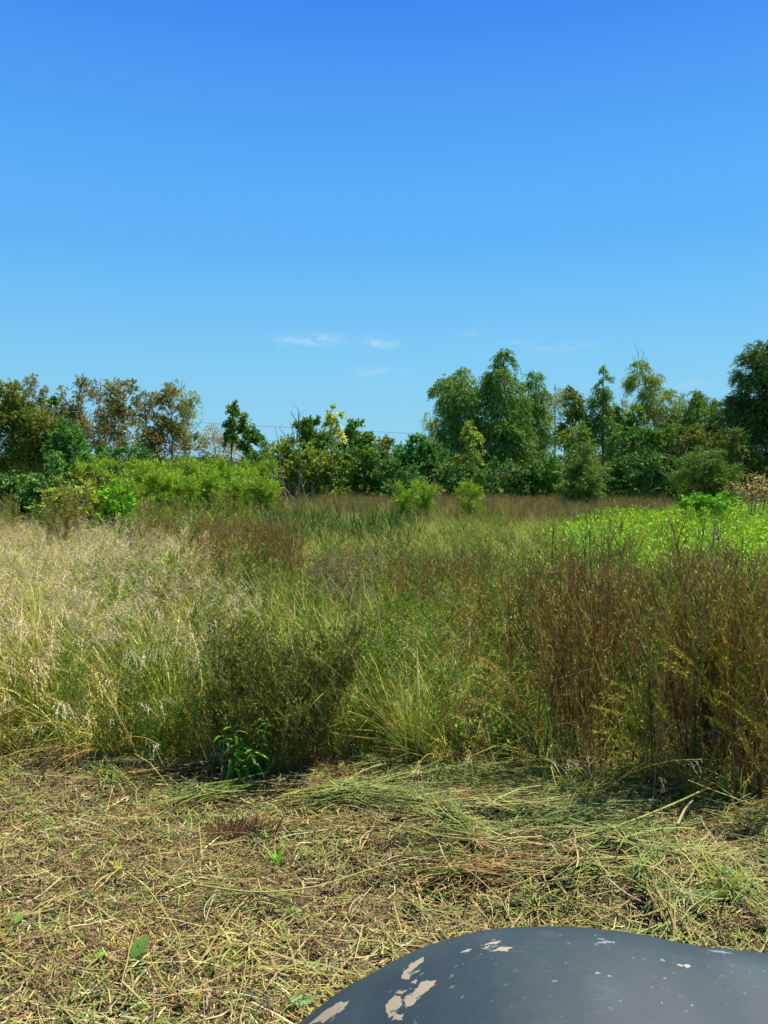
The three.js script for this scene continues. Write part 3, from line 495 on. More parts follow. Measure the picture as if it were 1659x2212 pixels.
scatter('edge_grass', 'green and straw grass growing through the front of the brown weeds', 'grass', [...greenGrass.slice(0, 2), ...oliveGrass.slice(0, 2), ...lodged.slice(0, 1)], leafM, { u: [0.03, 0.7], d: [4.7, 7.6], where: (u, d, x, z) => (d > edge(u) + 0.02 ? clamp(0.65 + 1.3 * patch(x, z, 1.3, 91), 0, 1) * lerp(1, 0.55, sstep(u, 0.2, 0.34)) : 0) }, 12, { scale: [0.5, 0.95], tilt: 0.25 });
scatter('slumped_weeds', 'brown weeds slumped forward over the edge of the cut swath', 'weeds', [...redWeed.slice(0, 2), ...brownWeed.slice(0, 2), ...lodged.slice(0, 1)], leafM, { u: [-0.02, 0.7], d: [4.5, 6.4], where: (u, d, x, z) => (d > edge(u) - 0.12 && d < edge(u) + 0.55 ? clamp(0.75 + patch(x, z, 1.4, 61), 0, 1) : 0) }, 9, { scale: [0.35, 0.7], tilt: 0.55 });
scatter('undergrowth', 'low dark tangled undergrowth inside the front of the weeds', 'undergrowth', [...greenWeed, ...lodged.slice(0, 2)], leafM, { u: [-0.55, 0.7], d: [5, 7.5], where: (u, d, x, z) => (d > edge(u) ? (1 - sstep(d, edge(u) + 0.7, edge(u) + 1.6)) * clamp(0.7 + patch(x, z, 1.4, 33), 0, 1) : 0) }, 12, { scale: [0.35, 0.6], tilt: 0.2 });
// far bands
scatter('dry_red_grass', 'strip of dry reddish brown grass at the foot of the trees', 'dry grass', redGrass, leafM, { u: [-0.2, 0.6], d: [25, 40], where: (u, d, x, z) => clamp(A(u, uAt(560), uAt(1430), 0.02) * (0.75 + 0.8 * patch(x, z, 0.35, 6)), 0, 1) }, 9, { scale: [0.6, 1.15], tilt: 0.08 });
scatter('reed_bed', 'dark green reeds before the strip of dry reddish grass', 'reeds', reeds, leafM, { u: [-0.2, 0.1], d: [17, 24], where: (u, d, x, z) => A(u, uAt(570), uAt(900), 0.02) * (0.7 + patch(x, z, 0.5, 3)) }, 7, { scale: [0.8, 1.05], tilt: 0.12 });
scatter('lime_meadow', 'flat bright lime green leafy cover with yellow flowers at right', 'ground cover', limeCover, leafM, { u: [0.1, 0.75], d: [12, 27], where: (u, d, x, z) => sstep(u + 0.05 * patch(x, z, 0.4, 7), lerp(0.17, 0.27, sstep(d, 16, 26)), lerp(0.29, 0.42, sstep(d, 16, 26))) * clamp(0.8 + 0.9 * patch(x, z, 0.6, 51), 0.3, 1) }, 12, { scale: [0.7, 1.1], tilt: 0.1, vary: 0.22 });
scatter('meadow_weeds', 'darker weeds mixed into the lime meadow', 'weeds', greenWeed, leafM, { u: [0.08, 0.75], d: [11, 26], where: (u, d, x, z) => clamp(0.3 + 1.2 * patch(x, z, 0.5, 53), 0, 1) }, 2.5, { scale: [0.75, 1.0], tilt: 0.1 });

// ------------------------------------------------------------------ mown clippings
const LITTER = [[0.44, 0.4, 0.11], [0.4, 0.35, 0.12], [0.35, 0.36, 0.08], [0.36, 0.26, 0.11], [0.44, 0.35, 0.14], [0.3, 0.27, 0.07], [0.24, 0.14, 0.065], [0.19, 0.2, 0.05], [0.3, 0.19, 0.085], [0.13, 0.08, 0.04], [0.16, 0.095, 0.045], [0.1, 0.065, 0.035], [0.58, 0.49, 0.25]];
function flatPiece(m, f, x, z, y, L, w, ang, col, pitch) {
  const d = V(Math.cos(ang) * Math.cos(pitch), Math.sin(pitch), Math.sin(ang) * Math.cos(pitch)), bend = f.g() * 0.25, side = V(-Math.sin(ang), f.g() * 0.5, Math.cos(ang)).normalize(), pts = [], n = L > 0.15 ? 5 : 2;
  for (let k = 0; k <= n; k++) { const t = k / n; pts.push(V(x, y, z).addScaledVector(d, (t - 0.5) * L).addScaledVector(side, bend * L * (t - 0.5) * (t - 0.5) * 2).add(V(0, L * 0.08 * f.g() * t * (1 - t), 0))); }
  m.ribbon(pts, (t) => w * (0.6 + 0.8 * t * (1 - t)), side, col);
}
const clip = variants(6, 200, (m, f, v) => {
  const cols = v < 3 ? LITTER : [...LITTER, ...GREEN, ...YGREEN];
  for (let k = 0; k < 280; k++) flatPiece(m, f, f.r(-0.19, 0.19), f.r(-0.19, 0.19), Math.pow(f(), 1.6) * 0.07, f.r(0.02, 0.05) + 0.12 * Math.pow(f(), 3), f.r(0.0025, 0.008), f() * 6.2832, vary(f, f.pick(cols), 0.35), f.g() * 0.5);
});
const stems = variants(4, 220, (m, f) => { // longer cut stalks
  for (let k = 0; k < 18; k++) flatPiece(m, f, f.r(-0.25, 0.25), f.r(-0.25, 0.25), f.r(0.03, 0.085), f.r(0.12, 0.55), f.r(0.003, 0.009), f.g() * 0.9 + (f() < 0.3 ? 1.5 : 0), vary(f, f.pick([...LITTER, ...YGREEN, ...STRAW]), 0.2), f.g() * 0.08);
});
const swath = variants(5, 240, (m, f, v) => { // combed stalks lying one way
  const cols = v % 2 ? [STRAW[0], STRAW[1], STRAW[3], [0.3, 0.17, 0.08], [0.36, 0.22, 0.1], [0.2, 0.11, 0.05], ...YGREEN] : [...YGREEN, ...YGREEN, ...GREEN, ...GREEN, STRAW[1], STRAW[3]];
  for (let k = 0; k < 46; k++) { const y = f.g() * 0.045 + 0.06; flatPiece(m, f, f.r(-0.18, 0.18), f.g() * 0.09, Math.max(0.004, y), f.r(0.15, 0.7), f.r(0.0035, 0.011), f.g() * 0.55, vary(f, f.pick(cols), 0.32), f.g() * 0.14); }
  for (let k = 0; k < 40; k++) flatPiece(m, f, f.g() * 0.2, f.g() * 0.12, f.r(0.01, 0.13), f.r(0.04, 0.16), f.r(0.003, 0.01), f() * 6.28, vary(f, f.pick(cols), 0.35), f.g() * 0.6);
});
const cutGreen = variants(3, 260, (m, f) => { // heaps of fine green cut weeds
  for (let k = 0; k < 40; k++) {
    const a = f.g() * 0.7, p = V(f.r(-0.2, 0.2), f.r(0.01, 0.1), f.r(-0.2, 0.2)), L = f.r(0.12, 0.32), d = V(Math.cos(a), f.g() * 0.15, Math.sin(a)).normalize(), c = f.pick([[0.2, 0.25, 0.06], [0.26, 0.3, 0.065], [0.15, 0.19, 0.05], [0.32, 0.34, 0.11]]);
    m.ribbon([p, p.clone().addScaledVector(d, L)], () => 0.003, perp(f, d), vary(f, c, 0.2));
    for (let j = 0; j < 9; j++) { const q = p.clone().addScaledVector(d, L * f()), ld = d.clone().addScaledVector(sphere(f), 0.7).normalize(); m.leaf(q, ld, perp(f, ld), f.r(0.03, 0.07), f.r(0.003, 0.007), vary(f, c, 0.25), false); }
  }
});
const sprout = variants(3, 280, (m, f) => grassTuft(m, f, { n: 16, h: 0.13, wid: 0.0045, cols: [...GREEN, ...YGREEN], lean: [0.2, 1.1], droop: [0.1, 0.8], r: 0.05, seg: 3 }));
scatter('clippings', 'thick layer of short tan and olive grass clippings on the soil', 'clippings', clip, strawM, { u: [-0.75, 0.75], d: [1.6, 7.5] }, 20, { even: true, scale: [0.85, 1.25], part: 'clipping', tilt: 0.04, vary: 0.2 });
scatter('cut_stalks', 'loose cut stalks strewn over the clippings', 'cut stalks', stems, strawM, { u: [-0.75, 0.75], d: [2, 7], where: (u, d) => 0.4 + 0.6 * sstep(u, -0.2, 0.1) + 0.3 * sstep(d, 4.3, 5.2) }, 15, { part: 'stalk', tilt: 0.05, yaw: (f) => f.g() * 0.8 });
const sw = (u, d) => { const e = edge(u); return A(d, e - lerp(0.6, 1.55, sstep(u, -0.08, 0.08)), e + 0.1, 0.2) * (Math.hypot((u * d + 0.93) / 0.34, (d - 4.78) / 0.2) < 1 ? 0 : 1) * sstep(u, -0.42, -0.24); };
scatter('cut_swath', 'swath of long combed cut stalks along the foot of the weeds', 'cut stalks', swath, strawM, { u: [-0.4, 0.75], d: [3, 6.4], where: (u, d) => clamp(sw(u, d) + 0.5 * sstep(u, 0.22, 0.36) * A(d, 3.3, 5, 0.3), 0, 1) }, 13, { part: 'stalk', tilt: 0.16, scale: [0.6, 1.15], yaw: (f, x) => f.g() * 0.5 + (x > 0.8 ? 0.22 : -0.06) + (f() < 0.25 ? f.g() * 1.3 : 0), lift: (f) => f() * 0.05 });
scatter('cut_green_heap', 'heap of fine green cut weeds lying on the swath', 'cut weeds', cutGreen, strawM, { u: [-0.1, 0.5], d: [3.4, 6], where: (u, d, x, z) => clamp(A(u, 0.02, 0.3, 0.05) * A(d, 4.2, 5.6, 0.2) + 0.9 * patch(x, z, 1.6, 8) - 0.1, 0, 1) }, 18, { part: 'cutting', tilt: 0.1, yaw: (f) => f.g() * 0.6, lift: (f) => f() * 0.06 });
scatter('short_grass', 'short green regrowth between the clippings', 'grass', sprout, leafM, { u: [-0.75, 0.75], d: [1.8, 6.6], where: (u, d, x, z) => clamp(0.35 + patch(x, z, 1.3, 12), 0, 1) }, 15, { part: 'tuft', scale: [0.4, 1.2], tilt: 0.15 });

// ------------------------------------------------------------------ fender of the vehicle
{
  const D = 1.06, sil = [[520, 2330], [590, 2262], [652, 2211], [732, 2150], [795, 2115], [859, 2080], [922, 2051], [986, 2030], [1050, 2014], [1113, 2006], [1176, 2003], [1240, 2002], [1304, 2006], [1367, 2012], [1431, 2022], [1494, 2036], [1558, 2047], [1659, 2058], [1760, 2070], [1900, 2110], [2050, 2200], [2150, 2330]];
  const curve = new THREE.CatmullRomCurve3(sil.map(([x, y]) => at(x, y, D)));
  const NX = 90, prof = []; for (let k = 0; k <= NX; k++) { prof.push(curve.getPoint(k / NX)); prof[k].y -= 0.023; }
  const soft = prof.map((q, k) => { let a = 0, n = 0; for (let j = -16; j <= 16; j++) if (prof[k + j]) { a += prof[k + j].y; n++; } return k < 50 ? q.y : lerp(q.y, a / n, sstep(k, 50, 60)); });
  // along z: rounded nose beyond the ridge, a gently bulging back towards the viewer
  const along = []; for (let k = 0; k <= 10; k++) { const t = (1 - k / 10) * Math.PI / 2 * 1.15; along.push([-0.17 * Math.sin(t), -0.2 * (1 - Math.cos(t)), 1]); }
  along.unshift([-0.2, -0.55, 1]);
  for (let k = 1; k <= 14; k++) { const t = k / 14; along.push([0.72 * t, -0.045 * t - 0.06 * t * t, 1]); }
  const p = [], uv = [], idx = [], mid = prof.reduce((a, b) => a + b.x, 0) / prof.length;
  along.forEach(([dz, dy]) => prof.forEach((q, k) => { p.push(q.x, lerp(q.y, soft[k], sstep(dz, 0, 0.25)) + dy, q.z + dz); uv.push((q.x - prof[0].x) / (prof[NX].x - prof[0].x), (dz + 0.2) / 0.92); }));
  for (let j = 0; j + 1 < along.length; j++) for (let i = 0; i < NX; i++) { const a = j * (NX + 1) + i, b = a + 1, c = a + NX + 1, d = c + 1; idx.push(a, b, d, a, d, c); }
  const g = new THREE.BufferGeometry();
  const root = base('vehicle_fender', V(mid, 0, -D), 'rounded dark blue grey vehicle fender with scuffed paint at the bottom edge', 'fender');
  for (let k = 0; k < p.length; k += 3) { p[k] -= mid; p[k + 2] += D; }
  g.setAttribute('position', new THREE.Float32BufferAttribute(p, 3)); g.setAttribute('uv', new THREE.Float32BufferAttribute(uv, 2)); g.setIndex(idx); g.computeVertexNormals();
  // paint: scuffs to bare primer, dust specks, fine scratches
  const N = 2048, cv = document.createElement('canvas'); cv.width = N; cv.height = N; const c2 = cv.getContext('2d'), f = RNG(99), rv = document.createElement('canvas'); rv.width = rv.height = 1024; const c3 = rv.getContext('2d');
  c3.fillStyle = 'rgb(0,128,0)'; c3.fillRect(0, 0, 1024, 1024);
  for (let k = 0; k < 5000; k++) { c3.fillStyle = `rgba(0,${f() < 0.5 ? 185 : 96},0,${f.r(0.05, 0.3)})`; c3.beginPath(); c3.ellipse(f() * 1024, f() * 1024, f.r(1, 22), f.r(1, 9), f() * 3.1, 0, 7); c3.fill(); }
  c2.fillStyle = 'rgb(45,56,58)'; c2.fillRect(0, 0, N, N);
  // where a frame point meets the surface, as texture pixels
  const w = prof[NX].x - prof[0].x;
  const surf = (px, py) => { // marches along the line of sight to the shell
    const o = V(0, EYE, 0), dir = at(px, py, 1).sub(o), top = (x, z) => { const t = clamp((x - prof[0].x) / w, 0, 1); let k = 0; while (k < NX - 1 && prof[k + 1].x < x) k++; const y = lerp(prof[k].y, prof[k + 1].y, clamp((x - prof[k].x) / (prof[k + 1].x - prof[k].x), 0, 1)), d = clamp((z + D) / 0.72, 0, 1); return y - 0.045 * d - 0.06 * d * d; };
    let k = 0.3; for (; k < D + 0.05; k += 0.002) if (o.y + dir.y * k <= top(dir.x * k, -k)) break;
    return [((dir.x * k - prof[0].x) / w) * N, (1 - (-k + D + 0.2) / 0.92) * N];
  };
  const blotch = (pts, col) => { const q = pts.map(([x, y]) => surf(x, y)); c2.fillStyle = col; c2.beginPath(); q.forEach(([x, y], k) => { const n = q[(k + 1) % q.length]; if (!k) c2.moveTo(x, y); for (let t = 1; t <= 6; t++) c2.lineTo(lerp(x, n[0], t / 6) + f.g() * 5, lerp(y, n[1], t / 6) + f.g() * 5); }); c2.closePath(); c2.fill(); };
  const chips = (zx, zy, n, r) => { for (let k = 0; k < n; k++) { const [x, y] = surf(604.8 + (zx + f.g() * r) * 0.6354, 1641.6 + (zy + f.g() * r * 0.7) * 0.6354), s = Math.pow(f(), 2) * 9 + 1.5; c2.fillStyle = `rgba(${f() < 0.7 ? '146,132,108' : '92,98,98'},${f.r(0.5, 1)})`; c2.beginPath(); for (let j = 0; j < 7; j++) c2.lineTo(x + Math.cos(j * 0.9) * s * f.r(0.4, 1.5), y + Math.sin(j * 0.9) * s * f.r(0.3, 1)); c2.closePath(); c2.fill(); } };
  const Z = (zx, zy) => [604.8 + zx * 0.6354, 1641.6 + zy * 0.6354];
  const tan = 'rgb(150,136,112)';
  for (let k = 0; k < 9000; k++) { const x = f() * N, y = f() * N, r = Math.pow(f(), 6) * 4 + 0.6, a = f.r(0.12, 0.5); c2.fillStyle = `rgba(${f() < 0.6 ? '120,132,146' : '28,33,40'},${a})`; c2.beginPath(); c2.ellipse(x, y, r * f.r(0.6, 2), r, f() * 3, 0, 7); c2.fill(); }
  for (let k = 0; k < 420; k++) { const x = f() * N, y = f() * N, l = f.r(10, 90), a = f.g() * 0.5; c2.strokeStyle = `rgba(125,138,152,${f.r(0.08, 0.3)})`; c2.lineWidth = f.r(0.8, 2.4); c2.beginPath(); c2.moveTo(x, y); c2.quadraticCurveTo(x + l / 2, y + f.g() * 12, x + l * Math.cos(a), y + l * Math.sin(a)); c2.stroke(); }
  for (let k = 0; k < 40; k++) { const x = f() * N, y = f() * N, r = f.r(40, 160), gr = c2.createRadialGradient(x, y, 0, x, y, r); gr.addColorStop(0, 'rgba(96,104,112,0.16)'); gr.addColorStop(1, 'rgba(96,104,112,0)'); c2.fillStyle = gr; c2.fillRect(x - r, y - r, 2 * r, 2 * r); }
  blotch([Z(410, 748), Z(425, 712), Z(455, 682), Z(492, 664), Z(480, 690), Z(450, 716), Z(435, 745)], tan);
  blotch([Z(430, 842), Z(425, 806), Z(455, 790), Z(480, 756), Z(530, 750), Z(528, 766), Z(480, 800), Z(450, 838)], tan);
  blotch([Z(372, 880), Z(356, 838), Z(382, 806), Z(414, 800), Z(410, 840), Z(386, 862)], tan);
  blotch([Z(392, 796), Z(400, 784), Z(428, 786), Z(420, 798)], tan);
  blotch([Z(378, 890), Z(395, 866), Z(420, 868), Z(415, 884)], tan);
  blotch([Z(95, 897), Z(150, 850), Z(200, 820), Z(235, 822), Z(215, 850), Z(150, 892)], tan);
  blotch([Z(450, 757), Z(458, 746), Z(468, 752), Z(460, 762)], tan);
  blotch([Z(610, 654), Z(630, 642), Z(654, 640), Z(640, 652)], tan); blotch([Z(680, 632), Z(715, 618), Z(750, 614), Z(735, 626)], tan); blotch([Z(715, 652), Z(750, 638), Z(796, 636), Z(770, 648)], tan); blotch([Z(684, 642), Z(705, 632), Z(718, 632), Z(700, 644)], tan);
  blotch([Z(1075, 622), Z(1110, 614), Z(1150, 620), Z(1110, 625)], 'rgb(110,118,126)'); blotch([Z(1450, 632), Z(1500, 630), Z(1535, 645), Z(1480, 644)], 'rgb(105,114,124)'); blotch([Z(1372, 700), Z(1382, 694), Z(1396, 702), Z(1384, 708)], 'rgb(150,140,125)');
  chips(440, 720, 10, 30); chips(450, 800, 14, 40); chips(385, 850, 10, 30); chips(180, 860, 9, 40); chips(720, 640, 9, 46); chips(1250, 720, 16, 240);
  const tex = (c, s) => { const t = new THREE.CanvasTexture(c); if (s) t.colorSpace = THREE.SRGBColorSpace; t.anisotropy = 8; return t; };
  const shell = new THREE.Mesh(g, new THREE.MeshPhysicalMaterial({ map: tex(cv, true), roughness: 1, roughnessMap: tex(rv, false), specularIntensity: 0.55, side: THREE.DoubleSide }));
  shell.name = 'shell'; shell.castShadow = shell.receiveShadow = true; root.add(shell);
}
// ------------------------------------------------------------------ power cables far behind the trees
for (const [y0, y1, n] of [[920, 938, 'upper'], [951, 966, 'lower']]) {
  const a = at(553, y0, 140), b = at(922, y1, 140), d = b.clone().sub(a), pts = [];
  for (let k = 0; k <= 24; k++) { const t = lerp(-3, 4, k / 24); pts.push(a.clone().addScaledVector(d, t).add(V(0, (t - 0.5) * (t - 0.5) * 0.12, 0))); }
  const m = new MB(); m.tube(pts, () => 0.026, 5, rgb([0.09, 0.1, 0.12]));
  tag(m.build(numbered('power_cable'), woodM), `${n} of two thin power cables crossing the sky gap behind the trees`, 'cable', 'power cables');
}
// ------------------------------------------------------------------ single plants and pieces that stand out
function single(name, label, category, p, build, mat, part, group) {
  const q = V(p.x, groundY(p.x, p.z) + (/leaf|husk|split|stubble|side_plant|sprout/.test(name) && part !== 'foliage' ? 0.045 : 0), p.z), root = base(name, q, label, category, group), m = new MB();
  build(m, RNG(name.length * 977 + Math.round(p.x * 1000) + 5000), root); m.build(part, mat, root);
  return root;
}
const G = (px, d) => { const a = at(px, 1300, d); a.y = 0; return a; };
// a broad leaf drawn as a strip with a rounded outline and a fold along its midrib
function bigLeaf(m, f, p, d, len, wid, col, droop = 0.3, teeth = 0) {
  const side = V(0, 0, 0).crossVectors(d, UP).normalize(), n = 9, up = V(0, 0, 0).crossVectors(side, d).normalize();
  let prev = null;
  for (let k = 0; k <= n; k++) {
    const t = k / n, w = wid / 2 * Math.pow(Math.sin(Math.PI * Math.pow(t, 0.75)), 0.8) * (1 + (teeth ? (k % 2 ? teeth : -teeth) : 0)) + 0.0008, c = p.clone().addScaledVector(d, len * t).addScaledVector(UP, -droop * len * t * t);
    const v = [c.clone().addScaledVector(side, -w).addScaledVector(up, w * 0.35), c, c.clone().addScaledVector(side, w).addScaledVector(up, w * 0.35)].map((q) => m.vert(q.x, q.y, q.z, col));
    if (prev) m.i.push(prev[0], prev[1], v[1], prev[0], v[1], v[0], prev[1], prev[2], v[2], prev[1], v[2], v[1]);
    prev = v;
  }
}
function leafyStem(m, f, { h, lean = 0.2, n = 14, len = 0.08, wid = 0.022, cols, wood = [0.12, 0.16, 0.05], dir }) {
  const b = bladePath(f, h, f.r(0, lean), 0.1, 6, 0.05);
  m.tube(b.pts, (t) => 0.004 * (1 - 0.6 * t), 4, rgb(wood));
  for (let k = 0; k < n; k++) { const t = lerp(0.25, 1, (k + f()) / n) * 6, i = Math.min(5, Math.floor(t)), p = b.pts[i].clone().lerp(b.pts[i + 1], t - i), a = k * 2.4 + f.g() * 0.4; bigLeaf(m, f, p, V(Math.cos(a), f.r(-0.1, 0.7), Math.sin(a)).normalize(), len * f.r(0.7, 1.2), wid * f.r(0.8, 1.2), vary(f, f.pick(cols), 0.15), f.r(0.3, 0.8)); }
}
// the dark bushy weed, front centre: brown stems below, fine dark olive tips
{
  const p = G(605, 5.72), root = base('dark_bushy_weed', p, 'dark bushy weed clump with brown stems left of the straw coloured tuft', 'weed'), f = RNG(71);
  const a = new MB(), c = new MB();
  for (let q = 0; q < 115; q++) {
    const an = f() * 6.28, rr = Math.sqrt(f()) * 0.38 * (f() < 0.15 ? 1.4 : 1), h = f.r(0.5, 1.3) * (1 - 0.12 * rr / 0.38) * (0.85 + 0.15 * Math.sin(an * 2 + 1)), bx = Math.cos(an) * rr, bz = Math.sin(an) * rr, pts = [], lx = bx * f.r(0.1, 1.1) + f.g() * 0.17 + 0.06, lz = bz * f.r(0.3, 1.0);
    for (let k = 0; k <= 6; k++) { const t = k / 6; pts.push(V(bx + lx * t * t, h * t - 0.02, bz + lz * t * t)); }
    a.tube(pts, (t) => 0.0045 * (1 - 0.7 * t), 3, vary(f, f.pick([[0.32, 0.14, 0.055], [0.22, 0.095, 0.04], [0.38, 0.2, 0.08]]), 0.25));
    for (let k = 0; k < 26; k++) {
      const t = lerp(0.32, 0.99, Math.pow(f(), 0.75)) * 6, i = Math.min(5, Math.floor(t)), o = pts[i].clone().lerp(pts[i + 1], t - i), d = sphere(f); d.y = Math.abs(d.y) * 0.4 + f.r(0.7, 1.5); d.normalize();
      const L = f.r(0.1, 0.26), e = o.clone().addScaledVector(d, L);
      a.ribbon([o, o.clone().lerp(e, 0.5).add(V(0, 0.008, 0)), e], (s) => 0.003 * (1 - 0.5 * s), perp(f, d), rgb([0.17, 0.13, 0.055]));
      const lc = f.pick([[0.13, 0.16, 0.035], [0.11, 0.15, 0.034], [0.18, 0.19, 0.045], [0.08, 0.115, 0.028], [0.22, 0.2, 0.055]]);
      for (let j = 0; j < 17; j++) { const ld = d.clone().addScaledVector(sphere(f), 0.7).normalize(); c.leaf(o.clone().lerp(e, f.r(0.15, 1)), ld, perp(f, ld), f.r(0.018, 0.042), f.r(0.005, 0.01), vary(f, lc, 0.25), false); }
    }
  }
  a.build('stem', woodM, root); c.build('foliage', leafM, root);
}
single('straw_tuft', 'tall straw coloured grass tuft fanning out right of the dark bushy weed', 'grass tuft', G(900, 5.5), (m, f) => {
  for (let k = 0; k < 120; k++) { const h = f.r(0.35, 1.05), lx = f.r(-0.75, 0.5), lz = f.r(-0.3, 0.5), bx = f.g() * 0.09, bz = f.g() * 0.07, pts = [], dr = f.r(0, 0.35); for (let j = 0; j <= 5; j++) { const t = j / 5; pts.push(V(bx + lx * h * t * (0.6 + 0.4 * t), h * (t - dr * t * t * t), bz + lz * h * t)); } const w = f.r(0.006, 0.017), s = V(f.g(), 0.1, f.g()).normalize(); m.ribbon(pts, (t) => w * (t < 0.3 ? 0.8 + t * 0.6 : 1.05 * Math.pow(1 - t, 0.55) + 0.03), s, vary(f, f.pick([...STRAW, STRAW[2], ...PALEG, ...YGREEN, [0.14, 0.22, 0.1]]), 0.15)); }
}, leafM, 'blade');
const stalkAt = [[800, 1236, 'thick pale stalk standing highest above the straw coloured tuft'], [722, 1350, 'pale stalk leaning left out of the straw coloured tuft'], [985, 1345, 'thin stalk with a small pale seed tip right of the straw coloured tuft'], [715, 1480, 'short straw stalk standing between the dark bushy weed and the tuft']];
stalkAt.forEach(([px, py, label], k) => single('straw_stalk', label, 'stalk', G([868, 880, 985, 735][k], 5.55 + (k === 0 ? 0.3 : 0)), (m, f, root) => {
  const d = -root.position.z, e = at(px, py, d).sub(root.position), pts = arc(V(0, -0.01, 0), e, 0.03, f, 7);
  m.tube(pts, (t) => (k === 0 ? 0.0065 : 0.0045) * (1 - 0.5 * t), 5, rgb([0.52, 0.46, 0.24]));
  for (let j = 0; j < 8; j++) { const q = pts[2 + (j % 5)], a = sphere(f); a.y = Math.abs(a.y) + 0.5; a.normalize(); m.leaf(q, a, perp(f, a), f.r(0.05, 0.22), 0.009, vary(f, f.pick([...STRAW, ...PALEG]), 0.15), false); }
}, strawM, 'stem', null));
single('leafy_weed', 'dark shaded weed with bright lance shaped leaves at the foot of the dark bushy weed', 'weed', G(520, 5.3), (m, f) => { for (let k = 0; k < 9; k++) leafyStem(m, f, { h: f.r(0.3, 0.55), lean: 0.5, n: 15, len: 0.1, wid: 0.022, cols: [[0.12, 0.27, 0.04], [0.17, 0.33, 0.05], [0.09, 0.2, 0.035]] }); }, leafM, 'foliage');
single('leafy_sprig', 'small bright yellow green sprig alone in the bent straw', 'weed', G(215, 5.8), (m, f) => { for (let k = 0; k < 2; k++) leafyStem(m, f, { h: f.r(0.22, 0.34), n: 7, len: 0.07, wid: 0.024, cols: [[0.36, 0.46, 0.05], [0.3, 0.42, 0.06]] }); }, leafM, 'foliage');
single('yellowing_weed', 'yellow green leafy weed right of the straw coloured tuft', 'weed', G(995, 5.45), (m, f) => { for (let k = 0; k < 6; k++) leafyStem(m, f, { h: f.r(0.3, 0.55), lean: 0.3, n: 16, len: 0.055, wid: 0.02, cols: [[0.24, 0.34, 0.05], [0.34, 0.36, 0.06], [0.18, 0.28, 0.045]] }); }, leafM, 'foliage');
single('low_leafy_weed', 'low leafy weed in the shade below the brown weeds', 'weed', G(1100, 5.5), (m, f) => { for (let k = 0; k < 10; k++) leafyStem(m, f, { h: f.r(0.3, 0.6), lean: 0.5, n: 18, len: 0.045, wid: 0.018, cols: [[0.2, 0.32, 0.05], [0.14, 0.25, 0.04]] }); }, leafM, 'foliage');
single('dock_plant', 'cluster of broad upright pale green leaves at the right edge', 'broadleaf plant', G(1588, 4.85), (m, f) => { for (let k = 0; k < 13; k++) { const a = f() * 6.28; bigLeaf(m, f, V(f.g() * 0.08, 0, f.g() * 0.05), V(Math.cos(a) * 0.35, 1, Math.sin(a) * 0.3).normalize(), f.r(0.16, 0.27), f.r(0.045, 0.065), vary(f, f.pick([[0.2, 0.3, 0.08], [0.26, 0.34, 0.12], [0.14, 0.24, 0.06]]), 0.12), f.r(-0.05, 0.2)); } }, leafM, 'leaf');
single('stubble_clump', 'reddish brown clump of cut stubble on the mown ground', 'stubble', onGround(527, 1822), (m, f) => {
  for (let k = 0; k < 300; k++) { const x = f.g() * 0.17, z = f.g() * 0.075, h = f.r(0.05, 0.14), b = V(x, -0.01, z), e = V(x * 1.2 + f.g() * 0.035 + 0.012, h * f.r(0.5, 1), z + f.g() * 0.045); m.tube([b, e], (t) => 0.0026 - 0.0006 * t, 3, vary(f, f.pick([[0.5, 0.26, 0.11], [0.4, 0.2, 0.09], [0.6, 0.38, 0.18], [0.28, 0.14, 0.065]]), 0.2)); }
  for (let k = 0; k < 26; k++) flatPiece(m, f, 0.1 + f.g() * 0.06, f.g() * 0.06 - 0.03, f.r(0.05, 0.12), f.r(0.1, 0.2), 0.003, -0.6 + f.g() * 0.5, vary(f, [0.36, 0.22, 0.1], 0.2), 0.3);
}, strawM, 'stem');
[[768, 1838, 0.11, 'taller of two dark stub spikes near the pale husk'], [741, 1836, 0.075, 'shorter of two dark stub spikes near the pale husk'], [1180, 1742, 0.12, 'thin brown stub standing in the green swath']].forEach(([px, py, h, label]) => single('stem_stub', label, 'stem stub', onGround(px, py), (m, f) => m.tube([V(0, -0.01, 0), V(0.004, h * 0.5, 0), V(-0.005, h, 0)], (t) => 0.0065 * (1 - 0.75 * t), 5, rgb([0.13, 0.075, 0.04])), woodM, 'stem'));
single('dry_husk', 'pale yellow dry husk of leaves beside the dark stub spikes', 'dry leaf', onGround(752, 1862), (m, f) => { for (let k = 0; k < 7; k++) { const a = k * 0.9 + f.g() * 0.3; bigLeaf(m, f, V(0, 0.02, 0), V(Math.cos(a), 0.5, Math.sin(a)).normalize(), f.r(0.03, 0.07), 0.014, vary(f, [0.42, 0.36, 0.13], 0.2), f.r(0.2, 0.9)); } }, strawM, 'leaf');
single('fallen_leaf', 'large toothed green leaf lying on the clippings', 'leaf', onGround(308, 2080), (m, f) => { bigLeaf(m, f, V(-0.02, 0.015, 0.06), V(0.35, 0.5, -0.75).normalize(), 0.12, 0.075, rgb([0.075, 0.15, 0.05]), 0.15, 0.16); }, leafM, 'blade');
single('fallen_leaf', 'small smooth green leaf lying left of the large toothed leaf', 'leaf', onGround(216, 2094), (m, f) => { bigLeaf(m, f, V(-0.02, 0.015, 0.03), V(0.75, 0.45, -0.5).normalize(), 0.07, 0.034, rgb([0.15, 0.3, 0.05]), 0.2); }, leafM, 'blade');
single('fallen_leaf', 'dull green leaf lying at the left edge of the clippings', 'leaf', onGround(38, 2012), (m, f) => { bigLeaf(m, f, V(0, 0.012, 0.02), V(0.15, 0.35, -0.9).normalize(), 0.075, 0.042, rgb([0.1, 0.19, 0.05]), 0.2); }, leafM, 'blade');
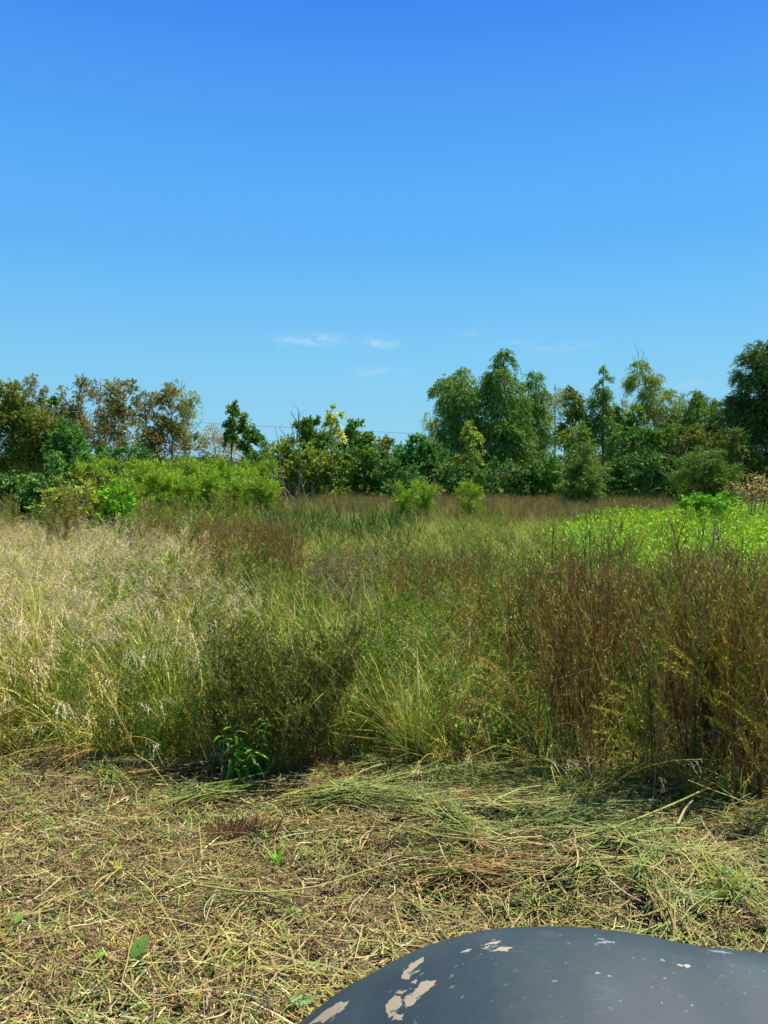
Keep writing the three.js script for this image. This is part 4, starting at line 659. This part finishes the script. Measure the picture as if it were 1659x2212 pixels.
single('fender_side_plant', 'grey green broad leaves poking up beside the fender', 'broadleaf plant', onGround(650, 2205), (m, f) => { for (let k = 0; k < 6; k++) { const a = f.r(-2.8, 0); bigLeaf(m, f, V(f.g() * 0.02, 0, f.g() * 0.02), V(Math.cos(a), 0.8, Math.sin(a)).normalize(), f.r(0.06, 0.1), 0.045, vary(f, [0.12, 0.2, 0.1], 0.12), 0.4); } }, leafM, 'leaf');
single('sprout_tuft', 'bright green sprout in the bare patch below the stubble', 'grass tuft', onGround(598, 1892), (m, f) => grassTuft(m, f, { n: 16, h: 0.12, wid: 0.009, cols: [[0.14, 0.34, 0.04], [0.19, 0.38, 0.05]], lean: [0.1, 0.7], droop: [0.1, 0.6], r: 0.02 }), leafM, 'blade');
single('sprout_tuft', 'yellow stub of grass left of the bare patch', 'grass tuft', onGround(258, 1900), (m, f) => grassTuft(m, f, { n: 18, h: 0.09, wid: 0.008, cols: [[0.42, 0.44, 0.1], [0.48, 0.46, 0.14]], lean: [0.05, 0.5], droop: [0, 0.3], r: 0.015 }), leafM, 'blade');
single('sprout_tuft', 'yellow green grass tuft in the cut stalks above the right side of the fender', 'grass tuft', onGround(1552, 1985), (m, f) => grassTuft(m, f, { n: 26, h: 0.2, wid: 0.009, cols: [[0.22, 0.28, 0.05], [0.18, 0.24, 0.045], [0.28, 0.3, 0.08]], lean: [0.1, 1.0], droop: [0.1, 0.6], r: 0.05 }), leafM, 'blade');
function lying(name, label, pts, r, col, mat = strawM) { const P = pts.map(([x, y, h]) => { const g = onGround(x, y); g.y = groundY(g.x, g.z) + 0.04 + (h ?? 0.035); return g; }), o = P[0].clone(), c = new THREE.CatmullRomCurve3(P.map((q) => q.clone().sub(o))).getPoints(14), m = new MB(); m.tube(c, (t) => r * (1 - 0.4 * t), 5, rgb(col)); const root = base(name, o, label, 'stalk'); m.build('stem', mat, root); }
lying('cut_stalk', 'thick yellow green cut stalk lying across the green swath', [[1530, 1790, 0.13], [1440, 1830, 0.11], [1330, 1868, 0.09], [1200, 1895, 0.07]], 0.007, [0.42, 0.43, 0.1]);
lying('cut_stalk', 'long thin yellow stalk curving across the ground left of the fender', [[272, 1910, 0.03], [320, 1962, 0.06], [352, 2010, 0.06], [384, 2060, 0.05], [392, 2085, 0.03]], 0.0042, [0.36, 0.36, 0.09]);
lying('cut_stalk', 'thick yellow stalk coming out of the bottom edge', [[262, 2155, 0.03], [285, 2190, 0.05], [325, 2225, 0.04]], 0.006, [0.46, 0.42, 0.14]);
lying('cut_stalk', 'long pale stalk running flat from the left towards the swath', [[420, 1950, 0.05], [560, 1972, 0.06], [680, 1958, 0.06], [800, 1925, 0.07], [905, 1900, 0.06]], 0.005, [0.46, 0.44, 0.13]);
lying('cut_stalk', 'dark thin stem curving down beside the fender', [[540, 1960, 0.04], [640, 2000, 0.06], [700, 2050, 0.06], [718, 2130, 0.04]], 0.0042, [0.16, 0.12, 0.07]);
lying('cut_stalk', 'broken tan stem piece lying on the cut stalks at right', [[1462, 1850, 0.05], [1478, 1825, 0.08], [1494, 1808, 0.09]], 0.009, [0.44, 0.36, 0.22]);
lying('cut_stalk', 'pale straight stalk leaning on the swath before the fender', [[1310, 1968, 0.08], [1350, 1990, 0.06], [1410, 2012, 0.04]], 0.006, [0.52, 0.45, 0.28]);
single('split_stalk', 'pale flat split stalk on the clippings left of the large toothed leaf', 'stalk', onGround(200, 2030), (m, f) => { flatPiece(m, f, 0, 0, 0.04, 0.2, 0.014, -0.25, rgb([0.58, 0.52, 0.3]), 0.05); }, strawM, 'stem');
// low dry heap, left edge
single('dry_tangle', 'purplish brown tangle of dead weeds at the left edge', 'dead weeds', G(45, 6.5), (m, f) => { for (let k = 0; k < 420; k++) { const a = f() * 6.28, r = Math.sqrt(f()) * 0.55, h = f.r(0, 0.42) * (1 - (r / 0.62) ** 2); flatPiece(m, f, Math.cos(a) * r, Math.sin(a) * r * 0.6, h, f.r(0.08, 0.4), f.r(0.002, 0.005), f() * 6.28, vary(f, f.pick([[0.2, 0.12, 0.09], [0.26, 0.17, 0.12], [0.14, 0.085, 0.065], [0.34, 0.25, 0.17]]), 0.2), f.g() * 0.7); } }, strawM, 'stem');
// arching weeds that lean left, right front
[[1500, 4.95, [[1290, 1525], [1330, 1490], [1380, 1470], [1270, 1570], [1310, 1610]], 'lowest arching weed with yellow green tips over the swath'], [1640, 5.0, [[1410, 1395], [1440, 1420], [1490, 1370], [1420, 1440]], 'arching weed with yellow green tips high in the brown weeds'], [1690, 4.9, [[1560, 1510], [1590, 1470], [1530, 1550], [1600, 1540]], 'arching weed with yellow green tips at the right edge'], [1180, 5.5, [[1000, 1480], [1030, 1450], [985, 1520], [1060, 1440]], 'thin arching dry weed leaning towards the yellow green leafy weed']].forEach(([px, d, tips, label], n) => single('arching_weed', label, 'weed', G(px, d), (m, f, root) => {
  for (let q = 0; q < tips.length * 3; q++) {
    const [tx, ty] = tips[q % tips.length], e = at(tx + f.g() * 30, ty + f.g() * 25, d - 0.15 + f.g() * 0.12).sub(root.position), mid = e.clone().multiplyScalar(0.5).add(V(-e.x * 0.12, e.y * 0.28 + 0.08, 0)), pts = [];
    for (let k = 0; k <= 10; k++) { const t = k / 10; pts.push(mid.clone().multiplyScalar(2 * t * (1 - t)).addScaledVector(e, t * t)); }
    m.tube(pts, (t) => 0.004 * (1 - 0.7 * t), 3, vary(f, [0.34, 0.22, 0.12], 0.2));
    for (let k = 0; k < 90; k++) { const t = lerp(0.45, 1, f()) * 10, i = Math.min(9, Math.floor(t)), p = pts[i].clone().lerp(pts[i + 1], t - i), ld = pts[i + 1].clone().sub(pts[i]).normalize().addScaledVector(sphere(f), 0.9).normalize(); m.leaf(p, ld, perp(f, ld), f.r(0.015, 0.04), f.r(0.004, 0.009), vary(f, f.pick(n === 3 ? [[0.42, 0.34, 0.17], [0.3, 0.26, 0.1]] : [[0.32, 0.34, 0.06], [0.26, 0.29, 0.055], [0.4, 0.38, 0.1]]), 0.2), false); }
  }
}, leafM, 'foliage', 'arching weeds'));
// in and around the lime meadow
single('reed_clump', 'blue green reed clump standing before the dry reddish strip', 'reeds', G(1270, 15), (m, f) => { for (let k = 0; k < 60; k++) { const b = bladePath(f, f.r(0.8, 1.5), f.r(0, 0.35), f.r(0.1, 0.5), 6, 0.22); m.ribbon(b.pts, (t) => 0.022 * Math.pow(1 - t, 0.6) + 0.003, b.side, vary(f, f.pick([[0.13, 0.24, 0.1], [0.17, 0.28, 0.12], [0.1, 0.19, 0.08]]), 0.15)); } }, leafM, 'blade');
single('long_leaf_grass', 'bright green long leaved grass clump between the feathery bushes and the reeds', 'grass tuft', G(455, 17.5), (m, f) => { for (let k = 0; k < 150; k++) { const b = bladePath(f, f.r(0.9, 1.55), f.r(0, 0.5), f.r(0.3, 0.8), 6, 0.65); m.ribbon(b.pts, (t) => 0.03 * Math.pow(1 - t, 0.6) + 0.003, b.side.clone().addScaledVector(UP, f.g() * 0.3).normalize(), vary(f, f.pick([[0.17, 0.3, 0.06], [0.22, 0.36, 0.07], [0.13, 0.24, 0.05]]), 0.15)); } }, leafM, 'blade');
[[1292, 1195, 1275, 1120, 8.6], [1250, 1190, 1268, 1112, 8.8], [1352, 1230, 1362, 1175, 8.4], [1545, 1215, 1560, 1115, 8.5], [1480, 1200, 1525, 1105, 9], [1205, 1195, 1195, 1130, 9.2]].forEach(([x0, y0, x1, y1, d], k) => single('dark_stalk', ['dark bare stalk second from the left before the lime meadow', 'dark bare stalk third from the left before the lime meadow', 'short thick dark stalk before the middle of the lime meadow', 'dark bare stalk farthest right before the lime meadow', 'dark stalk slanting right before the lime meadow', 'dark bare stalk farthest left before the lime meadow'][k], 'stalk', G(x0, d), (m, f, root) => {
  const e = at(x1, y1, d).sub(root.position), pts = arc(V(0, 0, 0), e, 0.05, f, 6);
  m.tube(pts, (t) => 0.009 * (1 - 0.7 * t), 4, rgb([0.1, 0.085, 0.055]));
  for (let j = 0; j < 7; j++) { const q = pts[3 + (j % 3)], a = V(f.g() * 0.4, 1, f.g() * 0.4).normalize(), L = f.r(0.1, 0.28); m.tube([q, q.clone().addScaledVector(a, L)], (t) => 0.005 * (1 - 0.6 * t), 3, rgb([0.13, 0.1, 0.06])); }
}, woodM, 'stem', null));
single('grass_plume', 'pale feathery grass plume leaning before the lime meadow', 'grass plume', G(1510, 8.3), (m, f, root) => { const e = at(1545, 1135, 8.3).sub(root.position), pts = arc(V(0, 0, 0), e, 0.03, f, 6); m.tube(pts, () => 0.004, 3, rgb([0.45, 0.4, 0.26])); for (let k = 0; k < 60; k++) { const p = pts[4].clone().lerp(pts[6], f()), d = e.clone().normalize().addScaledVector(sphere(f), 0.35).normalize(); m.leaf(p, d, perp(f, d), f.r(0.06, 0.16), 0.006, vary(f, [0.5, 0.44, 0.33], 0.15), false); } }, strawM, 'plume');
for (const [x, y, label] of [[870, 1084, 'leftmost of three small lime bushes in the dry reddish strip'], [913, 1072, 'middle one of three small lime bushes in the dry reddish strip'], [1016, 1074, 'rightmost of three small lime bushes in the dry reddish strip']]) plant('lime_bush', label, 'shrub', 'small lime bushes', { s: 'feather', d: 26, x, k: 0.09, l: [[x, y, 14, 18]] });
{ // grey seed heads in the middle of the field
  const heads = variants(3, 300, (m, f) => { for (let k = 0; k < 9; k++) seedStalk(m, f, { h: f.r(0.9, 1.25), lean: f.r(0, 0.15), cols: [[0.16, 0.12, 0.1]], heads: [[0.2, 0.16, 0.14], [0.26, 0.21, 0.17]], branches: 20, headLen: 0.35, droop: 0.05, r: 0.15 }); });
  scatter('grey_seed_weeds', 'grey brown seeding weeds in a patch above the dark bushy weed', 'weeds', heads, leafM, { u: [-0.12, 0.02], d: [8, 13], where: (u, d) => A(u, -0.095, -0.01, 0.02) * A(d, 8.8, 12, 0.5) }, 9, { scale: [0.8, 1.0] });
}
{ // low wood beyond the trees
  const far = variants(3, 320, (m, f) => { for (let k = 0; k < 2600; k++) { const q = sphere(f).multiplyScalar(Math.pow(f(), 0.4)), p = V(q.x * 2.2, Math.max(0.05, 1.6 + q.y * 1.7), q.z * 1.6), d = sphere(f); m.leaf(p, d, perp(f, d), f.r(0.18, 0.34), f.r(0.1, 0.18), vary(f, f.pick([[0.07, 0.13, 0.045], [0.09, 0.15, 0.05], [0.11, 0.14, 0.05]]), 0.2), false); } });
  scatter('far_wood', 'low dark wood beyond the trees', 'wood', far, leafM, { u: [-0.8, 0.8], d: [66, 84] }, 0.16, { scale: [0.8, 1.05], part: 'crown' });
}
renderer.render(scene, camera);
